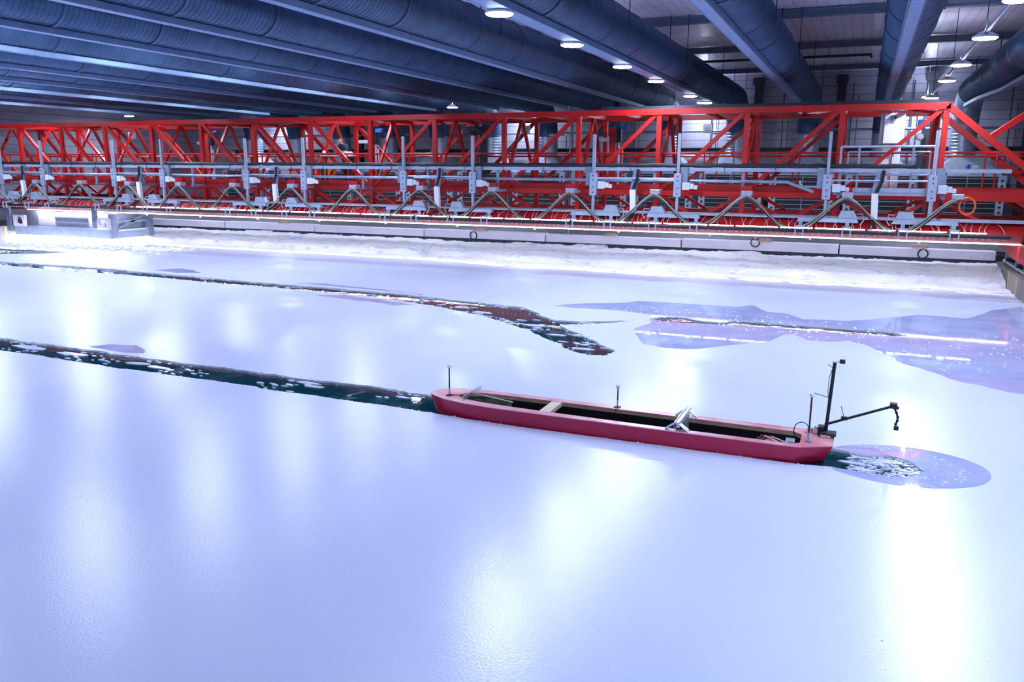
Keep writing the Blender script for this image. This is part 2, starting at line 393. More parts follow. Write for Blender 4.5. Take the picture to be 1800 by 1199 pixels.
struct(MB().box(XL - 6, 10, -9, YB, ZR, ZR + 0.2).build('ceiling', M['ceil']))
for i, y in enumerate((-1.0, 6.9, 14.8, 22.7, 30.7, 38.4, 46.6)):
    b = MB(); b.box(XL - 6, 10, y - 0.10, y + 0.10, ZR - 0.08, ZR - 0.04); b.box(XL - 6, 10, y - 0.03, y + 0.03, ZR - 0.26, ZR - 0.04); b.box(XL - 6, 10, y - 0.10, y + 0.10, ZR - 0.30, ZR - 0.26)
    struct(b.build('trim_2', M['purlin']))
for x, l in ((-6.0, 'dark steel wall column nearest the vertical duct with the white tag'), (-1.6, 'dark steel wall column between the two middle ceiling ducts'), (2.8, 'dark steel wall column behind the white cabinet'), (7.5, 'dark steel wall column beyond the sloped bridge end'), (-14.5, 'a'), (-24, 'b'), (-33, 'c')):
    b = MB(); b.box(x - 0.22, x + 0.22, YB - 0.30, YB - 0.27, 0.95, 9.0); b.box(x - 0.04, x + 0.04, YB - 0.27, YB, 0.95, 9.0); b.box(x - 0.22, x + 0.22, YB - 0.03, YB, 0.95, 9.0)
    b.box(x - 0.3, x + 0.3, YB - 0.75, YB - 0.2, 8.55, 8.95)
    struct(b.build('trim_3', M['dark']))
for x, z in ((-9, 3.6), (0, 3.55)):
    pass
# yellow depth stripes on the tank walls are paint, part of the wall
for i, y in enumerate((20.0, 22.0, 24.0, 26.0, 27.6, 29.4, 31.0)):
    struct(MB().box(XR - 0.006, XR + 0.01, y - 0.05, y + 0.05, -0.05, 0.60).build('trim_4', M['yellow']))
for y in (24.0, 27.0, 29.0): struct(MB().box(XL - 0.01, XL + 0.006, y - 0.06, y + 0.06, -0.05, 0.70).build('trim_4', M['yellow']))

# ================================================================ CEILING: ducts, trays, lamps
DR, DZ = 0.61, 7.70
def ribbed(b, y0, y1, r, period=0.15, n=36, axis='Y'):
    m = int((y1 - y0) / period); pts = []
    for i in range(m + 1):
        y = y0 + i * period
        pts += [(y, r), (y + period * 0.62, r), (y + period * 0.70, r + 0.012), (y + period * 0.92, r + 0.012)]
    base = len(b.v)
    for y, rr in pts:
        for k in range(n):
            g = 2 * math.pi * k / n
            b.v.append(Vector((rr * math.cos(g), y, rr * math.sin(g))) if axis == 'Y' else Vector((rr * math.cos(g), rr * math.sin(g), y)))
    for i in range(len(pts) - 1):
        for k in range(n):
            k2 = (k + 1) % n
            b.f.append([base + i * n + k, base + i * n + k2, base + (i + 1) * n + k2, base + (i + 1) * n + k]); b.mi.append(0)
    return b
duct_labels = {-1: 'large round spiral duct ending in a segmented elbow above the sloped bridge end', 0: 'large round spiral duct just beyond the white cabinet, with a tray crossing its underside',
               1: 'large round spiral duct between the open roof sheets and the glinting tray duct', 2: 'large round spiral duct beside the row of round lamps, bordering the open roof sheets',
               3: 'large round spiral duct just behind the row of six round lamps'}
proto = thing('ventilation_duct', duct_labels[-1], 'duct', (0, 0, DZ), 'spiral ventilation ducts under the roof')
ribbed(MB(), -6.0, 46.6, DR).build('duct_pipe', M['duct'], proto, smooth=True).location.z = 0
# (pipe was drawn around the origin: shift its mesh to the axis height)
pm = proto.children[0].data
pm.transform(Matrix.Translation((0, 0, DZ * S)))
el = MB(); eb = 1.85
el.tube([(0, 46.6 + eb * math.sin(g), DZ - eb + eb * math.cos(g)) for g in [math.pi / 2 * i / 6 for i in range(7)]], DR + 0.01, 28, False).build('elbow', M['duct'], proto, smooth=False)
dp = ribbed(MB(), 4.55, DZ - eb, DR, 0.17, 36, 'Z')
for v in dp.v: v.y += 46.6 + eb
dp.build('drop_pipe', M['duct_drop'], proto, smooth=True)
bandm = None
for i in range(15):
    y = -3.2 + 3.45 * i + (0.5 if i % 2 else 0)
    if bandm is None:
        bb = MB().tube([(0, -0.05, DZ), (0, -0.045, DZ), (0, 0.045, DZ), (0, 0.05, DZ)], [DR, DR + 0.03, DR + 0.03, DR], 36, False)
        o = bb.build('joint_band', M['duct_band'], proto, smooth=True); bandm = o.data
    else:
        o = bpy.data.objects.new('joint_band', bandm); COL.objects.link(o); o.parent = proto
    o.location = (0, y * S, 0)
rod = None
for i in range(7):
    y = -1 + 7.87 * i
    if rod is None:
        o = MB().cyl((0.0, 0, DZ + DR), (0.0, 0, ZR), 0.018, 6).cyl((DR + 0.03, 0, DZ - 0.15), (DR + 0.03, 0, ZR), 0.015, 6).build('hanger_rod', M['dark'], proto); rod = o.data
    else:
        o = bpy.data.objects.new('hanger_rod', rod); COL.objects.link(o); o.parent = proto
    o.location = (0, y * S, 0)
def duct_x(k): return 0.737 - 3.81 * k
NDUCT = 12
for k in range(0, NDUCT):
    lab = duct_labels.get(k, 'large round spiral duct, %s row away from the row of six round lamps' % ORD[k - 2])
    dup(proto, (duct_x(k), 0, DZ), lab)

proto.location = V(duct_x(-1) - 0.1, 0, DZ) * S
for ch in proto.children:
    if ch.name.startswith('elbow'):
        ch.data = ch.data.copy(); ch.data.materials[0] = M['duct_drop']; ch['label'] = 'brighter bare steel segmented elbow'  # only this elbow takes the paler steel, which stands in for lamplight
bx = lambda k: 0.62 - 3.81 * k
for k in range(-1, NDUCT):
    if k == -1:
        b = MB(); pts = [(4.75, -6, 6.97), (4.75, 30, 6.97), (4.65, 38, 6.99), (4.30, 42, 6.99), (4.15, 45.6, 6.95)]
        for a, c in zip(pts, pts[1:]): b.bar(a, c, 0.26, 0.14)
        o = b.build('cable_tray', M['beam']); tag(o, 'pale bent steel tray curving under the duct above the sloped bridge end', 'cable tray', 'steel trays under the ducts')
    else:
        w = 0.42 if k == 2 else (0.24 if k > 2 else 0.28); y1 = 42.0 if k < 4 else 41.0
        b = MB(); b.box(bx(k) - w / 2, bx(k) + w / 2, -6, y1, 6.93, 6.96)
        for sx in (-1, 1): b.box(bx(k) + sx * w / 2 - 0.012, bx(k) + sx * w / 2 + 0.012, -6, y1, 6.93, 7.07)
        o = b.build('cable_tray', M['beam'])
        if k != 2:
            h = MB()
            for i in range(9): h.bar((bx(k), -1 + i * 5.0, 6.96), (bx(k), -1 + i * 5.0, 7.10), 0.05)
            h.build('saddle', M['dark'], o)
        labs = {0: 'steel tray with bright glints crossing the duct beyond the white cabinet', 1: 'steel tray under the first duct next to the open roof sheets', 2: 'wide steel tray carrying the row of six round lamps'}
        tag(o, labs.get(k, 'straight steel tray under the spiral duct, %s beyond the row of six lamps' % ORD[k - 3]), 'cable tray', 'steel trays under the ducts')

# lamp conduit for the row without a tray
o = MB().tube([(2.4, -6, 7.16), (2.4, 44.5, 7.16)], 0.05, 8).build('conduit', M['galv_light'])
tag(o, 'thin straight conduit carrying the row of lamps over the sloped bridge end', 'conduit')
for i in range(6):
    MB().cyl((2.4, -2 + 8.6 * i, 7.2), (2.4, -2 + 8.6 * i, ZR), 0.012, 6).build('hanger_rod', M['dark'], o)

# lamps
def make_lamp(label, x, y, z, ztop=None, up=0.0):
    t = thing('hall_lamp', label, 'lamp', (x, y, z), 'round white hall lamps')
    h = MB().tube([(x, y, z + 0.02), (x, y, z + 0.06), (x, y, z + 0.13), (x, y, z + 0.17)], [0.29, 0.30, 0.18, 0.10], 20)
    h = h.build('lamp_housing', M['offwhite'], t, smooth=True)
    MB().cyl((x, y, z + 0.16), (x, y, ztop or z + 0.24), 0.025, 8).build('stem', M['galv'], t)
    MB().tube([(x, y, z + 0.018), (x, y, z), (x, y, z - 0.012)], [0.28, 0.255, 0.14], 24).build('lens', M['lens'], h, smooth=True)
    l = bpy.data.lights.new('lamp_light', 'AREA'); l.shape = 'DISK'; l.size = 0.44 * S; l.energy = LAMP_W; l.color = LAMP_COL
    lo = bpy.data.objects.new('lamp_light', l); COL.objects.link(lo); lo.parent = t; lo.location = (0, 0, -0.03 * S)
    if up:                               # added upward fill that brightens the roof, not part of the lamp
        l2 = bpy.data.lights.new('roof_fill_light', 'AREA'); l2.shape = 'DISK'; l2.size = 0.2 * S; l2.energy = up; l2.color = LAMP_COL
        l3 = bpy.data.objects.new('roof_fill_light', l2); COL.objects.link(l3); l3.parent = t; l3.location = (0, 0, 0.19 * S); l3.rotation_euler = (math.pi, 0, 0)
    return t
lamp0 = make_lamp('round glowing lamp, nearest one on the wide tray', -7.15, 16.0, 6.86)
LAMPS = []
row1 = [15.9, 20.4, 25.1, 29.5, 35.7, 39.4]
row2 = [18.9, 23.8, 29.4, 34.2, 41.8]
names = ['nearest', 'second', 'third', 'fourth', 'fifth', 'sixth']
lamp0.location = V(-7.10, row1[0], 6.86) * S
for i, y in enumerate(row1[1:]): LAMPS.append((-7.10, y, 6.86, 'round glowing lamp on the wide tray, %s of six from the camera' % names[i + 1]))
for i, y in enumerate(row2): LAMPS.append((2.40, y, 7.00, 'round glowing lamp on the conduit over the sloped bridge end, %s of five' % names[i]))
for (y, l) in ((40.0, 'small glowing lamp just above the bridge top, beyond the dark ducts near the standing person'),):
    LAMPS.append((-20.6, y, 7.0, l))
LAMPS.append((-44.0, 40.0, 7.0, 'tiny glowing lamp just above the bridge top over the hanging grey machine'))
HID = 'round white hall lamp lost behind the ducts, the bridge or the top of the view'
for x, zz, ys in ((2.4, 7.0, (14.0, 9.2, 4.4)), (2.6, 7.6, (48.7,)), (-9.0, 7.6, (48.7,)), (-7.1, 7.0, (11.3, 6.6, 1.8, -3.0)), (-20.25, 7.65, (20.4, 15.7, 11.0, 6.3, 1.5, -3.5, 25.1, 30.0, 35.0, 48.7)), (-31.6, 7.5, (6, 11, 16, 20.7, 25.5, 30.2, 35, 40)), (-39.2, 7.35, (10, 16, 21, 26, 31, 36, 48.7))):
    for y in ys: LAMPS.append((x, y, zz, HID))
lamp1 = lamp2 = None
for x, y, z, l in LAMPS:
    if x == 2.4:
        if lamp2 is None: lamp2 = make_lamp(l, x, y, z, None, 45)
        else: dup(lamp2, (x, y, z), l)
    elif z == 7.0 and l == HID or l != HID and x > -10: dup(lamp0, (x, y, z), l)
    elif lamp1 is None: lamp1 = make_lamp(l, x, y, z, ZR, 60)
    else: dup(lamp1, (x, y, z), l)

# short sprinkler pipe, wall brackets
o = MB().tube([(-9.5, 40.6, 8.85), (-0.2, 40.6, 8.85)], 0.06, 8).tube([(-0.25, 40.6, 8.85), (-0.2, 40.6, 8.72)], 0.05, 6).build('sprinkler_pipe', M['dark'])
for xx in (-8.5, -5.2, -2.0): MB().cyl((xx, 40.6, 8.9), (xx, 40.6, ZR), 0.015, 6).build('hanger_rod', M['dark'], o)
tag(o, 'thin dark pipe hung level under the roof sheets between two ducts', 'pipe')

# ================================================================ COOLERS at the hall end
def make_cooler(label):
    t = thing('air_cooler', label, 'cooler', (0, 46.6, 0.95), 'louvred air coolers along the hall end')
    c = MB(); c.box(-1.72, 1.72, 47.0, 49.6, 1.40, 3.66)
    c.build('casing', M['galv_light'], t)
    f = MB().box(-1.34, 1.34, 46.93, 47.02, 1.48, 3.60).build('louvre_bank', M['black'], t, label='black louvre opening')
    for i in range(9):
        z = 1.56 + i * 0.242
        MB().bar((-1.33, 46.88, z), (1.33, 46.88, z), 0.09, 0.035).build('slat', M['galv'], f)
    MB().box(-0.02, 0.02, 46.86, 46.90, 1.48, 3.60).build('mullion', M['galv'], f)
    for s in (-1, 1):
        b = MB(); b.box(s * 1.53 - 0.17, s * 1.53 + 0.17, 46.86, 47.0, 1.40, 3.62)
        b.build('side_post', M['galv_light'], t)
        b = MB()
        for i in range(8): b.bar((s * 1.52 - 0.05, 46.84, 1.55 + i * 0.26), (s * 1.52 + 0.06, 46.84, 1.62 + i * 0.26), 0.03, 0.10)
        b.build('clip_strip', M['dark'], t)
        MB().box(s * 1.50 - 0.1, s * 1.50 + 0.1, 47.2, 47.4, 0.95, 1.42).build('foot', M['dark'], t)
    h = MB(); h.add([(-1.55, 47.1, 3.66), (1.55, 47.1, 3.66), (1.55, 49.5, 3.66), (-1.55, 49.5, 3.66), (-0.66, 47.8, 4.60), (0.66, 47.8, 4.60), (0.66, 49.12, 4.60), (-0.66, 49.12, 4.60)],
                     [(0, 1, 5, 4), (1, 2, 6, 5), (2, 3, 7, 6), (3, 0, 4, 7), (4, 5, 6, 7)])
    h = h.build('hopper', M['galv_light'], t)
    MB().ball((0.0, 47.34, 4.10), 0.12).build('valve', M['blue'], h, smooth=True)
    MB().box(0.24, 0.46, 47.30, 47.36, 4.05, 4.13).build('tag_plate', M['white'], h)
    return t
c0 = make_cooler('grey louvred air cooler under the duct beyond the sloped bridge end')
c0.location = V(duct_x(-1) + 0.15, 46.6, 0.95) * S
clab = {0: 'grey louvred air cooler half hidden by the tall white cabinet', 1: 'grey louvred air cooler with slats between the white cabinet and the bent grey pipe', 2: 'grey louvred air cooler with hopper in front of the brightly lit wall sheets'}
for k in range(1, NDUCT + 1):
    kk = k - 1
    dup(c0, (duct_x(kk), 46.6, 0.95), clab.get(kk, 'grey louvred air cooler, %s along from the one by the brightly lit wall' % ORD[kk - 3]))
o = MB().tube([(-44, 49.0, 6.05), (9, 49.0, 6.05)], 0.07, 8).build('wall_pipe', M['galv'])
tag(o, 'long level grey pipe across the hall end wall above the red handrails', 'pipe')
o = MB().box(-44, 9.5, 49.3, 49.7, 5.05, 5.12).box(-44, 9.5, 49.6, 49.7, 4.9, 5.05).build('wall_cable_tray', M['dark'])
tag(o, 'dark cable tray along the hall end wall behind the vertical ducts', 'cable tray')

for i, (x, z0) in enumerate(((-13.2, 3.6), (-8.6, 3.4), (-4.6, 4.4), (-1.0, 4.0), (2.0, 3.2), (6.6, 2.4), (-17.6, 4.2), (-25.6, 3.8), (-29.4, 4.0))):
    o = MB().tube([(x, 49.85, z0), (x, 49.85, 8.6)], 0.03, 6).tube([(x + 0.3, 49.85, z0 + 0.5), (x + 0.3, 49.85, 7.9 - 0.3 * (i % 3))], 0.02, 6).build('wall_conduit', M['dark'])
    MB().box(x - 0.14, x + 0.14, 49.8, 49.98, z0 - 0.36, z0).build('outlet_box', M['galv'], o)
    tag(o, 'thin dark conduit on the hall end wall, %s of nine from the sloped bridge end' % ORD[sorted((-13.2, -8.6, -4.6, -1.0, 2.0, 6.6, -17.6, -25.6, -29.4), reverse=True).index(x)], 'conduit', 'conduits on the hall end wall')

# ================================================================ RED BRIDGE
GY, BY = 30.0, 33.5
PX = [2.2 - 3.075 * k for k in range(0, 16)]
XE = 5.75
br = thing('bridge_gantry', 'long red truss bridge spanning the ice tank from wall to wall', 'bridge', (-17, 31, 1.6))
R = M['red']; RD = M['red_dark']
for y, xr in ((GY, PX[0]), (BY, PX[0])):
    MB().box(-45, xr + 0.1, y - 0.1, y + 0.1, 5.77, 5.97).build('top_chord', R, br)
    b = MB(); b.box(-45, XE, y - 0.1, y + 0.1, 2.90, 3.09); b.build('lower_chord', R, br)
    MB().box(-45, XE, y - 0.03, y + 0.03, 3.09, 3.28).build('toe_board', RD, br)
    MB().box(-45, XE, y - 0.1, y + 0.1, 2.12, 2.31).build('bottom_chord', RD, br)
    for i, x in enumerate(PX):
        w = 0.17
        MB().box(x - w / 2, x + w / 2, y - 0.08, y + 0.08, 2.31, 5.77).build('post', R, br)
    for i in range(len(PX) - 1):
        xr_, xl_ = PX[i], PX[i + 1]
        if i < 7: MB().bar((xr_ - 0.12, y, 5.78), (xl_ + 0.12, y, 3.08), 0.13, 0.14).build('diagonal_brace', R, br)
        else: MB().bar((xl_ + 0.12, y, 5.78), (xr_ - 0.12, y, 3.08), 0.13, 0.14).build('diagonal_brace', R, br)
    for i, x in enumerate(PX):
        for s in (-1, 1):
            MB().bar((x + s * 0.12, y, 2.92), (x + s * 1.25, y, 2.28), 0.11, 0.11).build('lower_brace', R, br)
    MB().bar((PX[0] + 0.02, y, 5.88), (XE, y, 2.98 if y == GY else 2.98), 0.2, 0.2).build('end_rafter', R, br)
    MB().box(XE - 0.2, XE, y - 0.1, y + 0.1, 2.12, 3.09).build('post', R, br)
    MB().bar((4.4, y, 2.95), (5.6, y, 2.2), 0.11, 0.11).build('lower_brace', R, br)
for i, x in enumerate(PX):
    MB().bar((x, GY, 5.87), (x, BY, 5.87), 0.14, 0.14).build('cross_beam', R, br)
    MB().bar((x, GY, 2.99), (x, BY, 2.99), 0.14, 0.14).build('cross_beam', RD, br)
    if i:
        for yf in (GY + 0.12, BY - 0.12): MB().bar((x, 31.85 + (0.05 if yf > 31 else -0.05), 5.80), (x, yf, 3.12), 0.11, 0.11).build('frame_leg', R, br)
    if i < len(PX) - 1:
        xm = x - 1.54
        MB().bar((xm, GY, 5.87), (xm, BY, 5.87), 0.12, 0.12).build('cross_beam', R, br)
        a, c = ((x, GY), (xm, BY)) if i % 2 else ((x, BY), (xm, GY))
        MB().bar((a[0], a[1], 5.86), (c[0], c[1], 5.86), 0.10, 0.10).build('roof_brace', R, br)
MB().bar((3.42, GY, 4.82), (6.3, GY + 0.3, 7.05), 0.17, 0.17).build('end_strut', R, br)
MB().bar((3.75, BY, 4.90), (6.6, BY, 7.05), 0.17, 0.17).build('end_strut', R, br)
MB().box(-45, XE, GY + 0.1, BY - 0.1, 3.10, 3.16).build('walkway_grating', M['dark'], br)
# handrails
for y, zt in ((GY + 0.42, 4.42), (BY - 0.25, 4.36)):
    for z in (zt, zt - 0.55):
        MB().tube([(-45, y, z), (XE - 0.2, y, z)], 0.036, 8).build('handrail', R, br)
    x = XE - 0.4; i = 0
    while x > -44:
        MB().tube([(x, y, 3.16), (x, y, zt)], 0.032, 6).build('rail_post', R, br); x -= 1.54; i += 1
# front box girder with the nozzle panel
gp = [(29.15, 2.26), (28.72, 1.93), (29.72, 1.60), (30.3, 1.60), (30.3, 2.26)]
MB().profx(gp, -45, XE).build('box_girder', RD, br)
MB().box(-45, XE, 28.95, 30.3, 2.27, 2.32).build('girder_cap', M['galv_light'], br, label='light grey steel cap strip')
b = MB()
for i in range(240):
    x = -42 + i * 0.193; b.box(x - 0.02, x + 0.02, 29.16, 29.22, 1.72, 1.77)
o = b.build('rivets', M['pine'], br); o['kind'] = 'stuff'
# end carriage
ec = MB().profx([(28.7, 1.62), (33.9, 1.62), (33.9, 1.25), (31.3, 1.0), (29.0, 1.0), (28.7, 1.25)], 4.72, 5.6).build('end_carriage', R, br)
for y in (29.4, 31.0, 33.2):
    MB().box(4.80, 4.95, y - 0.07, y + 0.07, 0.78, 1.2).build('wheel_fork', M['galv'], ec)
    MB().cyl((4.82, y, 0.80), (4.98, y, 0.80), 0.10, 14).build('wheel', M['dark'], ec)
MB().box(4.66, 4.72, 28.7, 33.9, 1.2, 1.62).build('end_plate', RD, br)

o = MB().box(-9.5, 2.0, 30.85, 31.15, 6.02, 6.15).build('roof_cable_duct', M['dark'])
tag(o, 'flat grey steel channel lying along the top of the red bridge', 'channel')

# tank-side rail on the right wall
b = MB(); b.tube([(4.86, -6, 0.70), (4.86, 33.8, 0.70)], 0.05, 8)
o = b.build('crane_rail', M['galv_light'])
for i in range(10): MB().box(4.82, 4.90, 8 + i * 2.8, 8.08 + i * 2.8, 0.6, 0.7).build('rail_foot', M['dark'], o)
tag(o, 'grey round rail along the tank side wall under the red end carriage', 'rail')

# ---- LED light strips, pipe, rails on the front of the bridge ---------------------
o = MB().box(-40.6, 5.4, 29.74, 29.79, 1.565, 1.592).build('light_strip', M['led'])
tag(o, 'long unbroken white light strip under the red bridge girder', 'light')
ld = bpy.data.lights.new('strip_light', 'AREA'); ld.shape = 'RECTANGLE'; ld.size = 45 * S; ld.size_y = 0.05 * S; ld.energy = 500; ld.color = (0.68, 0.78, 1.0)
lo = bpy.data.objects.new('strip_light', ld); COL.objects.link(lo); lo.parent = o; lo.location = (0, 0, -0.014 * S); lo.rotation_euler = (math.radians(52), 0, 0)
for i in range(13):
    MB().box(-39 + i * 3.4, -38.95 + i * 3.4, 29.72, 29.82, 1.50, 1.56).build('clip', M['white'], o)
t = thing('segmented_light_strip', 'white light strip in short lengths just above the black ribbed hose', 'light', (-18, 28.55, 1.94))
x = 3.55; i = 0
while x > -31:
    L = (1.0, 1.35, 0.8, 1.5)[i % 4]
    MB().box(x - L, x, 28.54, 28.57, 1.962, 1.986).build('light_tube', M['led_tube'], t); x -= L + 0.09
    MB().box(x + 0.01, x + 0.08, 28.50, 28.72, 1.92, 2.00).build('clip', M['red'], t); i += 1
hp = []; hr = []
x = -42.0
while x < 4.05:
    hp += [(x, 28.40, 1.885), (x + 0.26, 28.40, 1.885), (x + 0.262, 28.40, 1.885), (x + 0.30, 28.40, 1.885)]; hr += [0.062, 0.062, 0.05, 0.05]; x += 0.302
o = MB().tube(hp, hr, 10).build('ribbed_hose', M['black'], smooth=True)
tag(o, 'long black ribbed hose running along the lower front of the bridge', 'hose')
wb2 = MB()
x = -41.0; i = 0
rnd = random.Random(3)
while x < 3.9:
    s = rnd.uniform(-0.18, 0.18); z0 = 2.24
    wb2.tube([(x, 29.05, z0), (x + s * 0.5, 28.86, z0 - 0.06), (x + s, 28.68, 2.08), (x + s * 1.1 + 0.03, 28.58, 1.95)], 0.009, 4, False)
    x += rnd.choice((0.14, 0.18, 0.24, 0.3))
o = wb2.build('loose_wires', M['wire'])
tag(o, 'thin pale loose wires hanging in loops over the red girder panel', 'wires', kind='stuff')

rl = thing('guide_rail', 'long pale steel guide rails along the bridge front at handrail height', 'rail', (-18, 29.1, 3.4))
MB().box(-42.5, 4.07, 29.02, 29.14, 3.78, 3.90).build('upper_rail', M['galv_light'], rl)
MB().tube([(-42.5, 29.1, 3.45), (-3.3, 29.1, 3.45), (-2.4, 29.1, 3.45), (-1.55, 29.1, 3.14)], 0.055, 8).build('lower_rail', M['galv'], rl)
for i, x in enumerate(PX): MB().bar((x + 0.1, 29.1, 3.0), (x + 0.1, 29.95, 3.0), 0.1).build('bracket', M['galv'], rl)
for i, x in enumerate(PX): MB().box(x + 0.05, x + 0.15, 29.14, 29.2, 3.0, 3.8).build('bracket', M['galv'], rl)
b = MB(); pts = []; rr = []
for i in range(120):
    x = -42.5 + i * (44.0 / 119); pts.append((x, 29.05, 3.975 + 0.012 * math.sin(i * 2.1))); rr.append(0.07 + 0.012 * math.sin(i * 3.3))
cb = b.tube(pts, rr, 8).build('cable_bundle', M['black'], smooth=True)
tag(cb, 'thick black cable bundle lying on the upper guide rail of the bridge', 'cable')
o = MB().box(1.42, 1.62, 28.95, 29.15, 3.93, 4.36).build('plug', M['dark'], cb, bevel=0.02)
ti = MB()
for i in range(26):
    x = -41 + i * 1.66; ti.tube([(x, 28.96, 4.04), (x + 0.02, 28.95, 3.9), (x - 0.03 + 0.06 * (i % 3), 28.96, 3.72 - 0.1 * (i % 2))], 0.012, 4)
ti.build('cable_ties', M['black'], cb)['kind'] = 'stuff'

# sensor masts: a pair per unit, mirrored about the unit centre
UC = [0.35 - 7.97 * i for i in range(6)]
def make_mast(sgn):
    # sgn=+1: tray reaches towards +x (unit centre), sensor box beyond the mast on that side
    t = thing('sensor_mast', '', 'sensor mast', (0, 28.85, 2.16), 'grey sensor masts along the bridge')
    Y = 28.85
    b = MB(); b.box(-0.045, 0.045, Y - 0.05, Y + 0.05, 2.20, 5.06); b.build('mast_post', M['galv_light'], t)
    b = MB()
    b.box(-0.05, -0.03, Y - 0.065, Y - 0.05, 3.7, 5.06); b.box(0.03, 0.05, Y - 0.065, Y - 0.05, 3.7, 5.06); b.build('slide_rail', M['alu'], t)
    b = MB(); b.box(-0.13, 0.13, Y - 0.10, Y + 0.02, 2.90, 3.70); sp_ = b.build('slide_plate', M['galv_light'], t, bevel=0.01)
    b = MB(); b.box(-0.32 if sgn > 0 else 0.1, -0.1 if sgn > 0 else 0.32, Y + 0.04, Y + 0.16, 3.25, 3.92); b.build('back_plate', M['galv'], t)
    b = MB()
    for dz in (3.0, 3.2, 3.45, 3.6): b.cyl((0.0, Y - 0.115, dz), (0, Y - 0.09, dz), 0.025, 8)
    b.build('bolts', M['dark'], sp_)['kind'] = 'stuff'
    m = MB(); m.box(0.16, 0.42, Y - 0.06, Y + 0.12, 3.14, 3.40); m.box(0.42, 0.56, Y - 0.03, Y + 0.09, 3.18, 3.36); m.box(0.56, 0.68, Y - 0.01, Y + 0.07, 3.16, 3.30)
    m.build('motor', M['offwhite'], t, bevel=0.012)
    x0, x1 = (-0.85, 1.05) if sgn > 0 else (-1.05, 0.85)
    tr = MB(); tr.profy([(x0 + 0.06, 2.31), (x0, 2.17), (x1, 2.17), (x1 - 0.06, 2.31)], Y - 0.09, Y + 0.09); tr.build('foot_tray', M['galv_light'], t)
    xs = (0.42, 0.96) if sgn > 0 else (-0.96, -0.42)
    MB().profy([(xs[0], 2.32), (xs[0] + 0.08, 2.55), (xs[1] - 0.08, 2.55), (xs[1] + 0.05, 2.32)], Y - 0.10, Y + 0.13).build('sensor_box', M['galv_light'], t)
    for gx in (-0.72, 0.72):
        g = MB(); g.box(gx - 0.14, gx - 0.10, 28.28, 28.34, 1.74, 2.05); g.box(gx + 0.10, gx + 0.14, 28.28, 28.34, 1.74, 2.05); g.box(gx - 0.14, gx + 0.14, 28.28, 28.8, 2.01, 2.05); g.box(gx - 0.06, gx + 0.06, 28.75, 28.82, 2.01, 2.18)
        g.build('hose_bracket', M['galv_light'], t)
    lp = MB(); lp.tube([(sgn * 0.98, Y, 2.45), (sgn * 1.15, Y - 0.05, 2.46), (sgn * 1.2, Y - 0.1, 2.25), (sgn * 1.1, Y - 0.12, 2.12)], 0.02, 6)
    lp.build('cable', M['cab_grey'], t)
    return t
ma = make_mast(+1); mb_ = make_mast(-1)
for i, uc in enumerate(UC):
    la = 'grey sensor mast farther from the sloped bridge end, in the %s pair from it' % ORD[i]
    lb = 'grey sensor mast nearer the sloped bridge end, in the %s pair from it' % ORD[i]
    if i == 0:
        ma.location = V(uc - 1.48, 28.85, 2.16) * S; mb_.location = V(uc + 1.60, 28.85, 2.16) * S; ma['label'] = la; mb_['label'] = lb
    else:
        dup(ma, (uc - 1.48, 28.85, 2.16), la); dup(mb_, (uc + 1.60, 28.85, 2.16), lb)
# thin measuring rod between the masts of a pair
def make_act():
    t = thing('lift_actuator', '', 'actuator', (0, 28.9, 1.95), 'white lift actuators on the bridge front'); Y = 28.9
    MB().bar((-0.02, Y, 3.12), (0.02, Y, 2.30), 0.20, 0.16, (0, 1, 0)).build('actuator_housing', M['white'], t, bevel=0.012)
    MB().bar((0.10, Y + 0.06, 3.82), (-0.02, Y + 0.06, 3.1), 0.24, 0.03, (0, 1, 0)).build('carrier_plate', M['galv'], t)
    MB().tube([(0.18, Y - 0.1, 3.84), (0.15, Y - 0.1, 3.5), (0.02, Y - 0.1, 3.16)], 0.055, 8).build('upper_hose', M['black'], t, smooth=True)
    MB().tube([(0.0, Y, 2.32), (-0.02, Y - 0.05, 2.15), (-0.06, 28.5, 2.05), (-0.06, 28.42, 1.93)], 0.055, 8).build('lower_hose', M['black'], t, smooth=True)
    MB().cyl((-0.06, 28.42, 1.95), (-0.06, 28.42, 2.0), 0.075, 10).build('collar', M['offwhite'], t)
    MB().tube([(-1.35, Y - 0.02, 3.52), (1.45, Y - 0.02, 3.52)], 0.028, 8).build('guide_rod', M['galv_light'], t)
    return t
ac = make_act()
for i, uc in enumerate(UC):
    l = 'white box actuator between the masts of the %s pair from the sloped end' % ORD[i]
    if i == 0: ac.location = V(uc, 28.9, 1.95) * S; ac['label'] = l
    else: dup(ac, (uc, 28.9, 1.95), l)

# festoon cables
FX = [2.69 - 3.165 * i for i in range(15)]
def make_fest():
    t = thing('festoon_cable', '', 'cable', (0, 28.95, 1.9), 'drooping festoon cables on the bridge front'); Y = 28.78
    MB().box(-0.17, 0.17, Y - 0.06, Y + 0.28, 2.98, 3.14).build('junction_block', M['galv_light'], t, bevel=0.02)
    MB().box(-0.25, 0.13, Y + 0.1, Y + 0.3, 3.14, 3.30).build('block_mount', RD, t)
    for j, (m, dy, dz, r) in enumerate(((M['cab_green'], 0.0, 0.0, 0.025), (M['cab_grey'], 0.07, 0.05, 0.024), (M['black'], 0.03, -0.06, 0.022), (M['wood'], -0.04, 0.05, 0.012))):
        pts = []
        for k in range(25):
            u = k / 24.0; x = -3.165 * u
            sag = 0.97 * (0.5 - 0.5 * math.cos(2 * math.pi * u)) ** 0.76
            pts.append((x, Y + dy - 0.08 - 0.05 * math.sin(math.pi * u), 2.93 + dz * (1 + 0.6 * math.sin(j + 5 * u)) - sag * (1 + 0.04 * j)))
        MB().tube(pts, r, 6).build('cable', m, t, smooth=True)
    return t
fe = make_fest()
